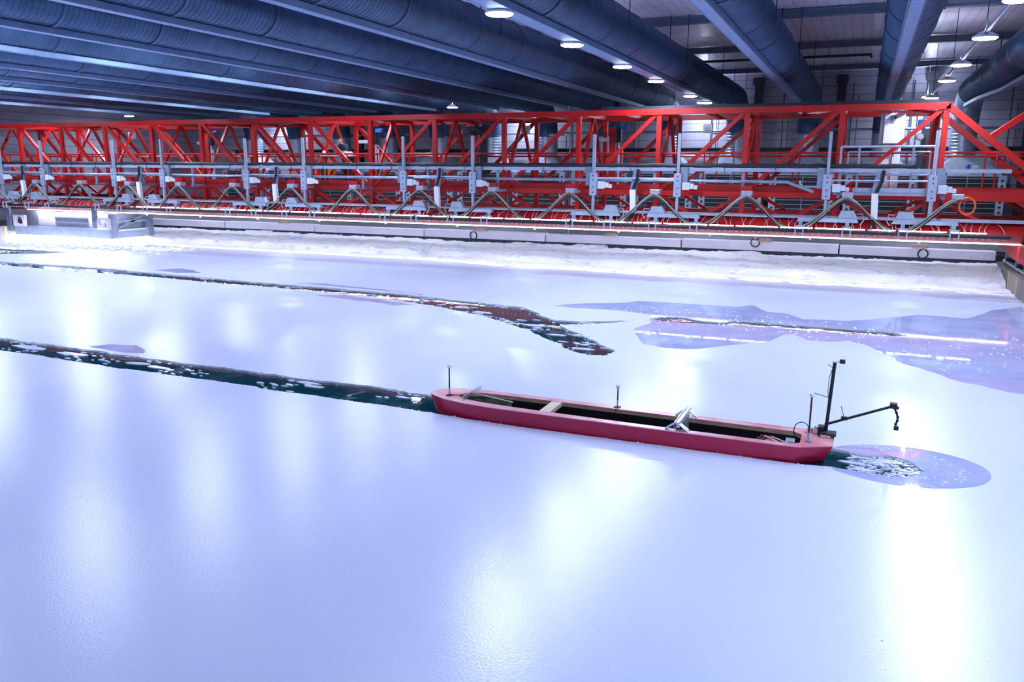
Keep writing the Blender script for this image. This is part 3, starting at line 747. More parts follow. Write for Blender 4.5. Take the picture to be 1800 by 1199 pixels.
for i, x in enumerate(FX[:-1]):
    l = 'green and grey drooping cable loop, %s along the bridge front from the sloped end' % ORD[i]
    if i == 0: fe.location = V(x, 28.95, 1.9) * S; fe['label'] = l
    else: dup(fe, (x, 28.95, 1.9), l)
# coil of orange hose at the last block
cp = [(2.98 + 0.22 * math.cos(g), 28.9 + 0.02 * math.sin(g * 2), 2.78 + 0.26 * math.sin(g)) for g in [i * 0.35 for i in range(44)]]
o = MB().tube(cp, 0.03, 6).build('orange_hose', M['orange'], smooth=True)
tag(o, 'small coil of orange hose hung by the last cable block near the sloped end', 'hose')

# grey guard rail platform
g = thing('guard_railing', 'grey steel guard railing with toe board in front of the white cabinet', 'railing', (0.7, 29.5, 3.1)); GZ = M['galv_light']; Y = 29.5
for z in (4.60, 3.72): MB().tube([(-0.80, Y, z), (2.05, Y, z)], 0.04, 8).build('rail', GZ, g, smooth=True)
for x in (-0.80, -0.25, 1.35, 2.02): MB().tube([(x, Y, 3.12), (x, Y, 4.60)], 0.04, 8).build('rail_post', GZ, g, smooth=True)
MB().box(-0.95, 2.05, Y - 0.03, Y + 0.03, 3.04, 3.28).build('toe_board', GZ, g)
MB().tube([(-0.6, Y + 0.9, 4.45), (1.9, Y + 0.9, 4.45)], 0.03, 8).build('rail', GZ, g, smooth=True)
for x in (-0.6, 0.7, 1.9): MB().tube([(x, Y + 0.9, 3.16), (x, Y + 0.9, 4.45)], 0.03, 8).build('rail_post', GZ, g, smooth=True)

# white cabinets
c = thing('electrical_cabinet', 'tall white cabinet standing on the red bridge near its sloped end', 'cabinet', (0.78, 31.85, 3.16))
MB().box(0.46, 1.04, 31.62, 32.1, 3.16, 4.72).build('cabinet_body', M['white'], c, bevel=0.02)
MB().box(0.32, 0.90, 31.60, 32.1, 4.72, 5.74).build('side_panel', M['offwhite'], c)
MB().box(0.76, 0.775, 31.61, 31.62, 3.3, 4.6).build('door_seam', M['galv'], c)
c = thing('wall_cabinet', 'white square switch cabinet hung above the tall white cabinet on the bridge', 'cabinet', (0.82, 31.2, 4.75))
MB().box(0.44, 1.08, 31.2, 31.55, 4.75, 5.76).build('cabinet_body', M['white'], c, bevel=0.02)
MB().box(0.62, 0.70, 31.13, 31.20, 5.50, 5.68).build('latch_plate', M['galv'], c)
MB().cyl((0.76, 31.12, 5.60), (0.76, 31.20, 5.60), 0.04, 12).build('lock', M['dark'], c)
MB().box(0.71, 0.81, 31.17, 31.20, 5.52, 5.67).build('lock_plate', M['white'], c)
MB().tube([(0.67, 31.17, 5.48), (0.65, 31.17, 5.42)], 0.01, 5).tube([(0.73, 31.17, 5.48), (0.71, 31.17, 5.41)], 0.01, 5).build('keys', M['dark'], c)

# small boxes and poles around the back of the bridge
def small(name, mats, dims, label, cat, group=None, bevel=0.015):
    o = MB().box(*dims).build(name, mats, bevel=bevel); tag(o, label, cat, group); return o
for i, (x, z) in enumerate(((-5.85, 5.25), (-13.6, 5.3), (-36.5, 5.3))):
    o = MB().box(x - 0.18, x + 0.18, 33.15, 33.35, z, z + 0.34).build('junction_box', M['offwhite'], bevel=0.02)
    MB().box(x - 0.09, x + 0.09, 33.13, 33.15, z + 0.08, z + 0.24).build('box_cover', M['galv'], o)
    tag(o, ('pale junction box on the back of the bridge by the brightly lit wall', 'pale junction box on the back of the bridge near mid span', 'pale junction box on the bridge above the hanging grey machine')[i], 'box')
for i, x in enumerate((-9.6, -21.2, -31.0)):
    h = thing('hoist_column', ('dark hoist column with blue motor, nearest the sloped bridge end', 'dark hoist column with blue motor beside the standing person', 'dark hoist column with blue motor toward the hanging grey machine')[i], 'hoist', (x, 33.0, 3.16), 'hoist columns on the bridge')
    MB().box(x - 0.16, x + 0.10, 32.9, 33.1, 3.16, 5.5).build('column', RD, h)
    MB().box(x + 0.14, x + 0.34, 32.86, 33.06, 4.9, 5.66).build('chain_guard', M['black'], h)
    MB().tube([(x + 0.24, 32.95, 3.16), (x + 0.24, 32.95, 4.9)], 0.05, 8).build('rod', M['galv_light'], h)
    MB().tube([(x + 0.40, 32.9, 3.16), (x + 0.40, 32.9, 4.7)], 0.045, 8).build('rod', M['galv_light'], h)
    MB().box(x + 0.30, x + 0.62, 32.8, 33.0, 5.42, 5.6).build('motor', M['blue'], h, bevel=0.02)
    MB().box(x - 0.7, x - 0.05, 32.95, 33.0, 4.95, 5.1).build('cross_arm', M['offwhite'], h)
h = thing('hoist_column', 'dark hoist column with hanging blue motor and white pulley at the sloped bridge end', 'hoist', (1.9, 33.0, 3.16), 'hoist columns on the bridge')
MB().box(1.95, 2.2, 32.9, 33.1, 3.16, 5.7).build('column', RD, h)
MB().box(1.55, 1.8, 32.8, 33.0, 5.3, 5.62).build('motor', M['blue'], h, bevel=0.03)
MB().ball((1.66, 32.9, 5.02), 0.14).build('pulley', M['white'], h, smooth=True)
MB().box(1.74, 1.84, 32.85, 32.95, 4.2, 5.0).build('chain_guard', M['black'], h)
MB().tube([(1.70, 32.9, 3.16), (1.70, 32.9, 4.3)], 0.05, 8).build('rod', M['galv_light'], h)
h = thing('hoist_column', 'dark hoist column with wide black head beyond the middle of the bridge', 'hoist', (-15.9, 33.0, 3.16), 'hoist columns on the bridge')
MB().box(-16.05, -15.75, 32.9, 33.1, 3.16, 5.5).build('column', RD, h)
MB().box(-16.4, -15.2, 32.8, 33.1, 5.3, 5.62).build('head', M['black'], h, bevel=0.03)
MB().box(-15.6, -15.3, 32.85, 33.05, 3.3, 5.3).build('chain_guard', M['black'], h)
for i, (x0, l) in enumerate(((-12.9, 'white flat lamp box on an arm behind the bridge near mid span'), (-5.9, 'white flat lamp box on an arm behind the bridge by the brightly lit wall'))):
    o = MB().box(x0, x0 + 0.75, 34.2, 34.5, 5.25, 5.33).build('lamp_box', M['white'], bevel=0.02)
    MB().tube([(x0 + 0.7, 34.35, 5.27), (x0 + 0.95, 34.35, 5.27), (x0 + 0.95, 34.35, 0.96)], 0.03, 6).build('pole', M['galv'], o)
    tag(o, l, 'lamp')
o = MB().tube([(-0.9 - 0.1, 29.3, 3.5), (-0.9 - 0.1, 29.3, 3.36), (-1.1, 29.3, 3.30), (-1.9, 29.3, 3.30), (-2.0, 29.3, 3.38), (-2.0, 29.3, 3.5)], 0.035, 8).build('grab_handle', M['galv_light'], smooth=True)
tag(o, 'bent grey grab handle below the guide rail beside the guard railing', 'handle')
o = MB().box(-24.6, -22.85, 30.6, 30.9, 3.52, 3.66).build('plank', M['pine'], bevel=0.01)
tag(o, 'pale plank lying on the bridge walkway near the feet of the person', 'plank')
for x in (-24.4, -23.1): MB().box(x - 0.04, x + 0.04, 30.7, 30.8, 3.16, 3.52).build('trestle_leg', M['dark'], o)

# ================================================================ HANGING MACHINE, WALL RINGS
m = thing('wave_maker', 'big grey steel box machine hanging under the bridge over the glowing foam', 'machine', (-37.6, 30.6, 0.28))
GV = M['galv']; GL = M['galv_light']
MB().box(-41.1, -34.15, 29.30, 31.9, 0.28, 0.74).build('lower_skirt', GL, m, bevel=0.02)
MB().box(-40.95, -34.5, 29.95, 31.8, 0.74, 1.50).build('upper_body', GL, m)
for x0, x1 in ((-40.0, -38.75), (-36.3, -35.25)): MB().box(x0, x1, 29.87, 29.95, 0.76, 1.52).build('front_panel', M['white'], m, bevel=0.01)
for z in (0.92, 1.20): MB().box(-38.75, -36.3, 29.87, 29.95, z, z + 0.07).build('front_bar', GL, m)
for x in (-41.35, -35.05): MB().box(x - 0.14, x + 0.14, 29.16, 29.28, 0.50 if x < -40 else 0.82, 2.24).build('hanger_post', GV, m)
for x in (-40.6, -34.55):
    b = MB(); b.box(x - 0.42, x + 0.42, 29.20, 29.36, 0.74, 0.86); b.box(x - 0.42, x + 0.42, 29.20, 29.36, 1.22, 1.32); b.box(x - 0.42, x - 0.28, 29.20, 29.36, 0.86, 1.22); b.box(x + 0.28, x + 0.42, 29.20, 29.36, 0.86, 1.22)
    b.add([(x - 0.28, 29.22, 0.86), (x + 0.05, 29.22, 0.86), (x - 0.28, 29.22, 1.0)], [(0, 1, 2)]); b.add([(x + 0.28, 29.22, 1.22), (x + 0.28, 29.22, 1.0), (x + 0.12, 29.22, 1.22)], [(0, 1, 2)])
    b.build('lifting_plate', M['white'], m)
MB().cyl((-34.25, 29.6, 0.58), (-34.25, 29.6, 1.52), 0.22, 20).build('corner_column', GL, m, smooth=True)
b = MB(); b.bar((-34.3, 30.0, 0.80), (-34.3, 31.6, 1.42), 0.1); b.bar((-34.3, 29.9, 1.1), (-34.3, 31.8, 1.1), 0.1); b.build('side_brace', GL, m)
MB().box(-34.4, -34.1, 31.65, 31.95, 0.28, 1.60).build('rear_post', GV, m)
MB().box(-34.17, -34.13, 29.8, 31.5, 0.66, 0.72).build('side_ledge', M['white'], m)
MB().box(-40.8, -34.4, 29.30, 31.7, 0.235, 0.275).build('work_light', mat('work_light', (1, 1, 1), 0.4, emit=(0.95, 0.93, 1.0), estr=26), m)

for i, (x, l) in enumerate(((-16.45, 'iron lifting ring hanging on the concrete tank end near mid span'), (-3.85, 'iron lifting ring hanging on the concrete tank end below the bent grey pipe'), (2.23, 'iron lifting ring hanging on the concrete tank end nearest the red end carriage'))):
    z = 0.80 if i != 1 else 0.98
    r = thing('lifting_ring', l, 'ring', (x, YW - 0.04, z), 'lifting rings on the tank end')
    MB().tube([(x + 0.17 * math.cos(a), YW - 0.05, z + 0.17 * math.sin(a)) for a in [k * math.pi / 10 for k in range(21)]], 0.025, 8).build('ring', M['dark'], r, smooth=True)
    MB().box(x - 0.06, x + 0.06, YW - 0.09, YW + 0.01, z + 0.15, z + 0.23).build('staple', M['wood'], r)
for i, (x, l) in enumerate(((-27.3, 'weathered wooden block on the concrete tank end, farthest from the sloped bridge end'), (-16.1, 'weathered wooden block on the concrete tank end near the middle lifting ring'), (-9.9, 'weathered wooden block on the concrete tank end, alone without a ring'), (-3.5, 'weathered wooden block above the lifting ring below the bent grey pipe'), (2.1, 'weathered wooden block above the lifting ring nearest the red end carriage'))):
    b = MB(); b.box(x - 0.28, x + 0.28, YW - 0.10, YW + 0.2, 1.02, 1.10); b.box(x - 0.2, x + 0.22, YW - 0.06, YW + 0.12, 1.10, 1.14)
    tag(b.build('timber_block', M['wood'], bevel=0.01), l, 'block', 'timber blocks on the tank end')

# ================================================================ BOAT
bt = thing('model_barge', 'long open red model barge lying in the ice channel', 'boat', (-3.2, 11.3, -0.10))
ZD = 0.23
DECK = [(-6.25, 11.32), (-6.22, 11.22), (-6.12, 11.12), (-5.85, 10.99), (-5.45, 10.895), (-5.0, 10.85), (-4.2, 10.84), (-2.53, 10.85), (-1.17, 10.86), (-0.5, 10.88), (-0.08, 11.09),
        (-0.08, 11.57), (-0.46, 11.72), (-2.0, 11.73), (-4.4, 11.73), (-5.4, 11.72), (-5.85, 11.65), (-6.12, 11.53), (-6.22, 11.42)]
def shrink(p, z):
    x, y = p
    k = (ZD - z) / ZD
    x2 = -3.2 + (x + 3.2) * (1 - 0.006 * k)
    if x > -0.6: x2 -= (0.10 * max(0, k)) * (1 if x > -0.2 else 0.6) + 0.35 * max(0, k - 1)
    if x < -5.9: x2 += 0.06 * max(0, k)
    y2 = 11.29 + (y - 11.29) * (1 - 0.01 * k)
    return (x2, y2, z)
hb = MB(); n = len(DECK); zs = [ZD - 0.012, 0.10, 0.0, -0.12]
for z in zs: hb.v += [Vector(shrink(p, z)) for p in DECK]
for j in range(len(zs) - 1):
    for i in range(n):
        hb.f.append([j * n + i, j * n + (i + 1) % n, (j + 1) * n + (i + 1) % n, (j + 1) * n + i]); hb.mi.append(0)
hb.f.append([(len(zs) - 1) * n + i for i in range(n)]); hb.mi.append(0)
hb.build('hull', M['hull'], bt, smooth=True)
WELL = [(-5.74, 11.31), (-5.70, 11.20), (-5.58, 11.12), (-5.30, 11.06), (-4.9, 11.02), (-4.2, 10.99), (-2.9, 10.975), (-1.98, 10.975), (-0.62, 10.985), (-0.50, 11.06), (-0.50, 11.44), (-0.62, 11.54), (-2.0, 11.56), (-4.0, 11.57), (-5.2, 11.565), (-5.5, 11.53), (-5.66, 11.44)]
vsd = [Vector(p) for p in DECK + WELL]
esd = [(i, (i + 1) % n) for i in range(n)] + [(n + i, n + (i + 1) % len(WELL)) for i in range(len(WELL))]
dv, _, df, _, _, _ = geometry.delaunay_2d_cdt(vsd, esd, [], 0, 1e-6)
db = MB(); db.v = [Vector((p.x, p.y, ZD)) for p in dv]
for f in df:
    c = (sum(dv[i].x for i in f) / 3, sum(dv[i].y for i in f) / 3)
    if inside(c, DECK) and not inside(c, WELL): db.f.append(list(f)); db.mi.append(0)
k0 = len(db.v)
for p in DECK: db.v.append(Vector((p[0], p[1], ZD))); db.v.append(Vector((*shrink(p, ZD - 0.014)[:2], ZD - 0.014)))
for i in range(n): j = (i + 1) % n; db.f.append([k0 + 2 * i, k0 + 2 * i + 1, k0 + 2 * j + 1, k0 + 2 * j]); db.mi.append(0)
db.build('deck', M['deck'], bt, label='red deck rim with pink lamp sheen painted in')
def wallring(poly, z0, z1):
    b = MB(); q = len(poly)
    b.v = [Vector((x, y, z0)) for x, y in poly] + [Vector((x, y, z1)) for x, y in poly]
    for i in range(q): b.f.append([i, (i + 1) % q, q + (i + 1) % q, q + i]); b.mi.append(0)
    return b
wallring(WELL, 0.165, ZD).build('coaming', M['wood'], bt, label='bare plywood inner rim')
lin = wallring(WELL, -0.02, 0.166); lin.f.append(list(range(len(WELL)))); lin.mi.append(0)
lin.build('hold_lining', mat('black_lining', (0.006, 0.007, 0.012), 0.45), bt, label='black hold lining')
G = [(-5.73, 11.31), (-5.69, 11.21), (-5.57, 11.13), (-5.30, 11.07), (-4.92, 11.03), (-4.92, 11.555), (-5.2, 11.555), (-5.5, 11.52), (-5.65, 11.435)]
gl = wallring(G, -0.015, 0.15); gl.f.append(list(range(len(G)))); gl.mi.append(0); gl.build('stern_lining', M['green'], bt, label='mottled green lining')
MB().box(-4.24, -4.07, 10.98, 11.57, 0.16, ZD - 0.004).build('thwart', M['pine'], bt, bevel=0.004, label='pale wooden thwart')
sp = MB(); sp.add([(-5.50, 11.00, ZD), (-5.46, 11.00, ZD), (-5.46, 11.72, ZD), (-5.50, 11.72, ZD), (-5.56, 11.00, ZD + 0.03), (-5.52, 11.00, ZD + 0.03), (-5.56, 11.72, ZD + 0.07), (-5.60, 11.72, ZD + 0.07)], [(0, 1, 2, 3), (4, 5, 6, 7), (0, 1, 5, 4), (3, 2, 6, 7), (1, 2, 6, 5), (0, 3, 7, 4)])
sp = MB().bar((-5.52, 10.98, ZD + 0.035), (-5.56, 11.74, ZD + 0.035), 0.012, 0.07)
sp.build('stern_plate', M['alu'], bt)
MB().bar((-5.52, 11.36, ZD + 0.03), (-4.82, 11.36, 0.19), 0.02, 0.02).build('tie_bar', M['alu'], bt)
# aluminium saddle bracket amidships
X0 = -2.13
b = MB().bar((X0, 10.90, ZD + 0.075), (X0, 11.72, ZD + 0.075), 0.09, 0.07)
for d in (-0.03, 0.03): b.bar((X0 + d, 10.895, ZD + 0.115), (X0 + d, 11.725, ZD + 0.115), 0.02, 0.012)
brk = b.build('cross_bracket', M['alu'], bt, bevel=0.003, label='bright aluminium bracket straddling the hold')
for y in (10.93, 11.64):
    b = MB()
    for s in (-1, 1): b.bar((X0 + s * 0.03, y, ZD + 0.10), (X0 + s * 0.16, y, ZD + 0.006), 0.11, 0.012, (0, 0, 1))
    b.build('foot_angle', M['alu'], brk)
MB().box(X0 + 0.05, X0 + 0.06, 11.0, 11.5, 0.06, ZD + 0.08).build('side_plate', M['galv'], brk)
MB().cyl((X0 - 0.02, 10.888, ZD + 0.07), (X0 - 0.02, 10.90, ZD + 0.07), 0.02, 10).build('bolt', M['dark'], brk)
# position markers
def marker(x, y, hgt, red):
    k = MB().cyl((x, y, ZD + 0.11), (x, y, ZD + hgt - 0.03), 0.012, 8).build('position_marker', M['dark'], bt, label='slim rod marker with a white ball on top')
    MB().box(x - 0.045, x + 0.045, y - 0.05, y + 0.05, ZD, ZD + 0.012).build('marker_foot', M['dark'] if not red else M['galv'], k)
    MB().cyl((x, y, ZD + 0.01), (x, y, ZD + 0.12), 0.013, 8).build('marker_socket', M['galv_light'], k)
    MB().ball((x, y, ZD + hgt), 0.034, 14, 9).build('marker_ball', M['white'], k, smooth=True)
    if red: MB().box(x - 0.016, x + 0.016, y - 0.016, y + 0.016, ZD + hgt - 0.17, ZD + hgt - 0.125).build('marker_switch', M['red'], k)
marker(-5.86, 11.19, 0.48, False); marker(-3.2, 11.66, 0.33, False); marker(-0.40, 11.17, 0.65, True)
MB().tube([(-5.86, 11.19, ZD + 0.02), (-5.75, 11.22, ZD + 0.012), (-5.65, 11.25, ZD + 0.008), (-5.62, 11.28, 0.1)], 0.008, 5).build('marker_cable', M['black'], bt)
MB().tube([(-3.2, 11.62, ZD + 0.01), (-3.2, 11.56, ZD), (-3.19, 11.55, 0.02)], 0.005, 5).build('marker_cable', M['black'], bt)
# bow mast with camera
mast = MB().tube([(-0.20, 11.57, ZD), (-0.16, 11.57, 1.26)], 0.024, 10).build('mast', M['black'], bt, smooth=True)
MB().bar((-0.20, 11.55, 1.28), (-0.09, 11.55, 1.285), 0.035, 0.022).build('camera_arm', M['white'], mast)
MB().box(-0.10, -0.03, 11.52, 11.58, 1.262, 1.315).build('camera', M['black'], mast, bevel=0.006)
MB().tube([(-0.175, 11.57, 0.76), (-0.42, 11.57, 0.81)], 0.006, 5).build('feeler', M['dark'], mast)
MB().tube([(-0.17, 11.57, 1.18), (-0.25, 11.57, 1.23)], 0.005, 5).tube([(-0.17, 11.56, 1.22), (-0.215, 11.55, 1.05), (-0.215, 11.55, 0.85), (-0.195, 11.56, 0.72)], 0.005, 5).build('mast_cable', M['black'], mast)
boom = MB().tube([(-0.22, 11.58, 0.37), (0.60, 11.62, 0.72)], 0.019, 8).build('boom', M['black'], bt, smooth=True)
b = MB(); b.box(0.57, 0.66, 11.57, 11.67, 0.70, 0.77); b.bar((0.60, 11.62, 0.74), (0.68, 11.62, 0.70), 0.04); b.build('boom_clamp', M['black'], boom, bevel=0.006)
gn = MB(); gp_ = [(0.63, 11.62, 0.70), (0.66, 11.62, 0.64), (0.68, 11.62, 0.58), (0.68, 11.62, 0.53), (0.665, 11.62, 0.48)]
for p in gp_: gn.ball(p, 0.021, 8, 5)
gn.tube(gp_, 0.014, 8); gn.build('gooseneck', M['black'], boom, smooth=True)
MB().box(0.645, 0.705, 11.59, 11.65, 0.40, 0.455).build('gooseneck_clip', M['black'], boom, bevel=0.006)
MB().tube([(0.02, 11.59, 0.49), (-0.03, 11.59, 0.66)], 0.005, 5).build('antenna', M['black'], boom)
MB().box(-0.02, 0.06, 11.57, 11.62, 0.465, 0.51).build('boom_box', M['black'], boom)
MB().box(-0.26, -0.13, 11.38, 11.50, ZD, ZD + 0.035).build('bow_block', M['pine'], bt)
MB().box(-0.27, -0.06, 11.42, 11.60, ZD + 0.03, ZD + 0.06).build('bow_cap', M['dark'], bt)
MB().cyl((-0.34, 11.52, ZD + 0.05), (-0.34, 11.62, ZD + 0.05), 0.045, 12).build('winch_drum', M['alu'], bt)
MB().box(-0.30, -0.22, 11.50, 11.64, ZD, ZD + 0.12).build('winch_bracket', M['black'], bt)
MB().box(-0.44, -0.37, 11.52, 11.60, ZD, ZD + 0.07).build('winch_motor', M['alu'], bt)
lp = [(-0.50 + 0.10 * math.cos(a), 11.30, 0.33 + 0.12 * math.sin(a)) for a in [k * 0.35 - 0.6 for k in range(15)]]
MB().tube(lp, 0.007, 6).build('loop_cable', M['black'], bt)
# gear in the hold
e = thing('control_board', 'small electronics board with loose wires in the bow end of the barge hold', 'electronics', (-0.9, 11.28, -0.02))
MB().box(-1.12, -0.56, 11.04, 11.50, -0.018, 0.07).build('tray', M['dark'], e)
MB().box(-0.96, -0.82, 11.14, 11.30, 0.07, 0.15).build('controller', M['alu'], e, bevel=0.005)
MB().box(-0.70, -0.58, 11.25, 11.42, 0.07, 0.17).build('motor', M['galv_light'], e, bevel=0.01)
MB().box(-1.08, -1.0, 11.3, 11.42, 0.07, 0.13).build('battery', M['black'], e)
MB().box(-0.78, -0.72, 11.10, 11.2, 0.07, 0.12).build('relay', M['blue'], e)
for j, (m_, off) in enumerate(((M['orange'], 0), (M['white'], 0.05), (M['red'], 0.1), (M['white'], 0.14))):
    MB().tube([(-1.05 + off, 11.35, 0.1), (-1.02 + off, 11.25, 0.21), (-0.93 + off, 11.2, 0.20), (-0.80 + off * 2, 11.2, 0.12), (-0.66, 11.22 + off, 0.15)], 0.007, 5).build('wire', m_, e)

# ================================================================ FLOES, BRASH, RUBBLE
rnd = random.Random(11)
def floe_poly(cx, cy, rx, ry, seed, rot=0.0, n=11):
    r2 = random.Random(seed); out = []
    for i in range(n):
        a = 2 * math.pi * i / n + r2.uniform(-0.2, 0.2); k = r2.uniform(0.72, 1.1)
        x, y = rx * k * math.cos(a), ry * k * math.sin(a)
        out.append((cx + x * math.cos(rot) - y * math.sin(rot), cy + x * math.sin(rot) + y * math.cos(rot)))
    return out
big = [(-16.3, 11.62, 0.55, 0.12, 'long slushy floe in the channel, farthest from the barge stern'), (-14.9, 11.55, 0.45, 0.10, 'long slushy floe in the channel near the small wet patch'), (-13.0, 11.50, 0.3, 0.09, 'thin floe in the channel just past the small wet patch'),
       (-12.4, 11.42, 0.35, 0.08, 'narrow pale floe in the middle of the channel'), (-9.0, 11.66, 0.28, 0.07, 'pale floe against the far channel edge, second from the barge stern'), (-8.75, 11.5, 0.22, 0.06, 'pale floe in mid channel, third from the barge stern'),
       (-6.95, 11.55, 0.16, 0.05, 'small pale floe in the channel nearest the barge stern'),
       (-5.35, 16.5, 0.30, 0.10, 'pale floe in the blunt near tip of the forked crack'), (-6.4, 17.7, 0.25, 0.09, 'pale floe midway along the near branch of the forked crack'), (-7.3, 18.6, 0.32, 0.12, 'pale floe where the crack forks'), (-9.3, 19.75, 0.35, 0.11, 'pale floe in the wide part of the crack before the fork'),
       (0.18, 11.28, 0.20, 0.06, 'broken floe nearest the barge bow in the churned pool'), (0.42, 11.38, 0.16, 0.09, 'broken floe in the middle of the churned pool'), (0.30, 11.05, 0.16, 0.06, 'broken floe at the near edge of the churned pool'), (0.62, 11.52, 0.2, 0.08, 'broken floe at the far edge of the churned pool')]
for i, (x, y, rx, ry, l) in enumerate(big):
    o = MB().prism(floe_poly(x, y, rx, ry, 100 + i, rnd.uniform(-0.15, 0.15), 13), -0.045, -0.02).build('ice_floe', M['floe'])
    tag(o, l, 'ice floe', 'loose floes in the open water')
def brash(name, poly, count, r0, r1, label, keep=lambda x, y: True, mt='floe'):
    b = MB(); xs = [p[0] for p in poly]; ys = [p[1] for p in poly]; k = 0; tries = 0
    while k < count and tries < count * 60:
        tries += 1
        x = rnd.uniform(min(xs), max(xs)); y = rnd.uniform(min(ys), max(ys))
        if not inside((x, y), poly) or not keep(x, y): continue
        r = rnd.uniform(r0, r1)
        b.prism(floe_poly(x, y, r * rnd.uniform(1, 2.6), r * rnd.uniform(0.5, 1), rnd.random(), 0, 6), -0.04, -0.026 + rnd.random() * 0.012); k += 1
    tag(b.build(name, M[mt]), label, 'ice', kind='stuff')
brash('brash_ice', MAIN, 520, 0.015, 0.05, 'scattered slush fragments floating in the long channel behind the barge', lambda x, y: x < -6.3 and noise.noise(Vector((x * 0.8, y * 2.5, 3))) > 0.12 - (0.25 if x < -13.5 else 0))
brash('brash_ice', POOL + [(-0.3, 11.3)], 420, 0.006, 0.024, 'fine broken ice and foam churned up at the barge bow', lambda x, y: x > 0.12)
brash('brash_ice', FORK, 260, 0.02, 0.07, 'scattered slush fragments floating in the forked crack', lambda x, y: noise.noise(Vector((x * 0.9, y * 1.8, 9))) > 0.15)
OCT = [(1, 0, 0), (-1, 0, 0), (0, 1, 0), (0, -1, 0), (0, 0, 1), (0, 0, -1)]
OF = [(0, 2, 4), (2, 1, 4), (1, 3, 4), (3, 0, 4), (2, 0, 5), (1, 2, 5), (3, 1, 5), (0, 3, 5)]
def lumps(b, x, y, z, r):
    b.add([(x + a[0] * r * rnd.uniform(0.6, 1.3), y + a[1] * r * rnd.uniform(0.6, 1.3), z + a[2] * r * rnd.uniform(0.3, 0.8)) for a in OCT], OF)
def rubble(polys, per, r0, r1, width, label, dist):
    b = MB()
    for poly, sgn in polys:
        q = len(poly)
        for i in range(q):
            a = Vector(poly[i]); c = Vector(poly[(i + 1) % q])
            if (c - a).length < 1e-4: continue
            nr = Vector((-(c - a).y, (c - a).x)).normalized()
            for k in range(max(1, int((c - a).length * per))):
                if noise.noise(Vector((a.x * 1.3, a.y * 1.3, 20))) < -0.15: continue
                t = rnd.random(); w = abs(rnd.gauss(0, width)); p = a + (c - a) * t + nr * (w if rnd.random() < 0.5 else -w)
                if p.x < XL + 0.1 or p.x > XR - 0.1: continue
                hole = any(inside((p.x, p.y), h) for h in (MAIN, FORK, SEG))
                lumps(b, p.x, p.y, -0.02 if hole else 0.004, rnd.uniform(r0, r1))
    tag(b.build('ice_rubble', M['slush']), label, 'ice', kind='stuff')
rubble([(MAIN, 1)], 26, 0.008, 0.022, 0.035, 'crumbs of ice along both edges of the long channel and the barge', 0)
rubble([(FORK, 1), (SEG, 1)], 14, 0.012, 0.045, 0.10, 'crumbs of ice along the edges of the far cracks', 0)
b = MB()
for i in range(460):
    x = rnd.uniform(-6.2, 3.8); y = rnd.gauss(21.0, 0.8) if x < -0.5 else rnd.uniform(17.5, 22)
    if inside((x, y), PATCH) and not inside((x, y), SEG) and not inside((x, y), FORK): lumps(b, x, y, 0.0, rnd.uniform(0.012, 0.035))
for i in range(170):
    a = rnd.uniform(-1.4, 2.5); r = rnd.choice((rnd.gauss(0.9, 0.04), rnd.uniform(0.4, 1.0)))
    x, y = 0.55 + 1.05 * r * math.cos(a), 11.35 + 0.78 * r * math.sin(a)
    if inside((x, y), ELL) and not inside((x, y), MAIN): lumps(b, x, y, 0.0, rnd.uniform(0.008, 0.022))
tag(b.build('ice_rubble', M['slush']), 'crumbs of white slush strewn over the clear wet ice', 'ice', kind='stuff')
b = MB()
for i in range(260):
    x = rnd.uniform(-9, 4); y = rnd.uniform(3.5, 10)
    lumps(b, x, y, 0.0, rnd.uniform(0.004, 0.011))
for i in range(70):
    x = rnd.gauss(-4.3, 0.7) if i % 2 else rnd.gauss(-1.6, 0.5); y = rnd.gauss(6.2, 0.8); lumps(b, x, y, 0.0, rnd.uniform(0.004, 0.012))
tag(b.build('ice_crystals', M['slush']), 'tiny ice crystals dotted over the near frosted ice', 'ice', kind='stuff')
# snow heaps and foam beside the hanging machine
b = MB()
for i in range(520):
    x = rnd.uniform(-39.5, -28.5); y = rnd.gauss(28.4 + 0.05 * (x + 34), 0.55)
    lumps(b, x, y, 0.02, rnd.uniform(0.05, 0.17))
tag(b.build('foam_heap', M['snow']), 'brightly lit heaps of foam and snow under the hanging grey machine', 'snow', kind='stuff')
b = MB()
for i in range(420):
    x = rnd.uniform(-41, -35.5); y = rnd.gauss(25.9, 0.12) if i % 2 else rnd.gauss(24.3, 0.14) + 0.1 * (x + 38)
    lumps(b, x, y, 0.0, rnd.uniform(0.03, 0.10))
tag(b.build('slush_ridge', M['snow']), 'ridges of slush beside the dark water near the tank side wall', 'snow', kind='stuff')

# ================================================================ PERSON AT THE TABLE
tb = thing('work_table', 'narrow pale table on the bridge walkway in front of the standing person', 'table', (-21.7, 30.95, 3.16), None)
MB().box(-22.5, -20.85, 30.75, 31.12, 4.32, 4.37).build('tabletop', M['pine'], tb, bevel=0.008)
for x in (-22.4, -20.95):
    for y in (30.8, 31.07): MB().box(x - 0.03, x + 0.03, y - 0.03, y + 0.03, 3.16, 4.32).build('leg', M['dark'], tb)
o = MB().box(-21.52, -20.98, 30.8, 31.08, 4.37, 4.53).build('carton', M['white'], bevel=0.01)
MB().box(-21.27, -21.23, 30.8, 31.08, 4.53, 4.533).build('tape', M['pine'], o)
tag(o, 'white carton on the narrow table under the hands of the person', 'box')
o = MB().box(-22.46, -22.34, 30.85, 30.98, 4.37, 4.57).build('bottle', M['offwhite'], bevel=0.03)
MB().cyl((-22.40, 30.915, 4.57), (-22.40, 30.915, 4.63), 0.03, 8).build('cap', M['red'], o)
tag(o, 'small pale bottle at the far end of the narrow table', 'bottle')
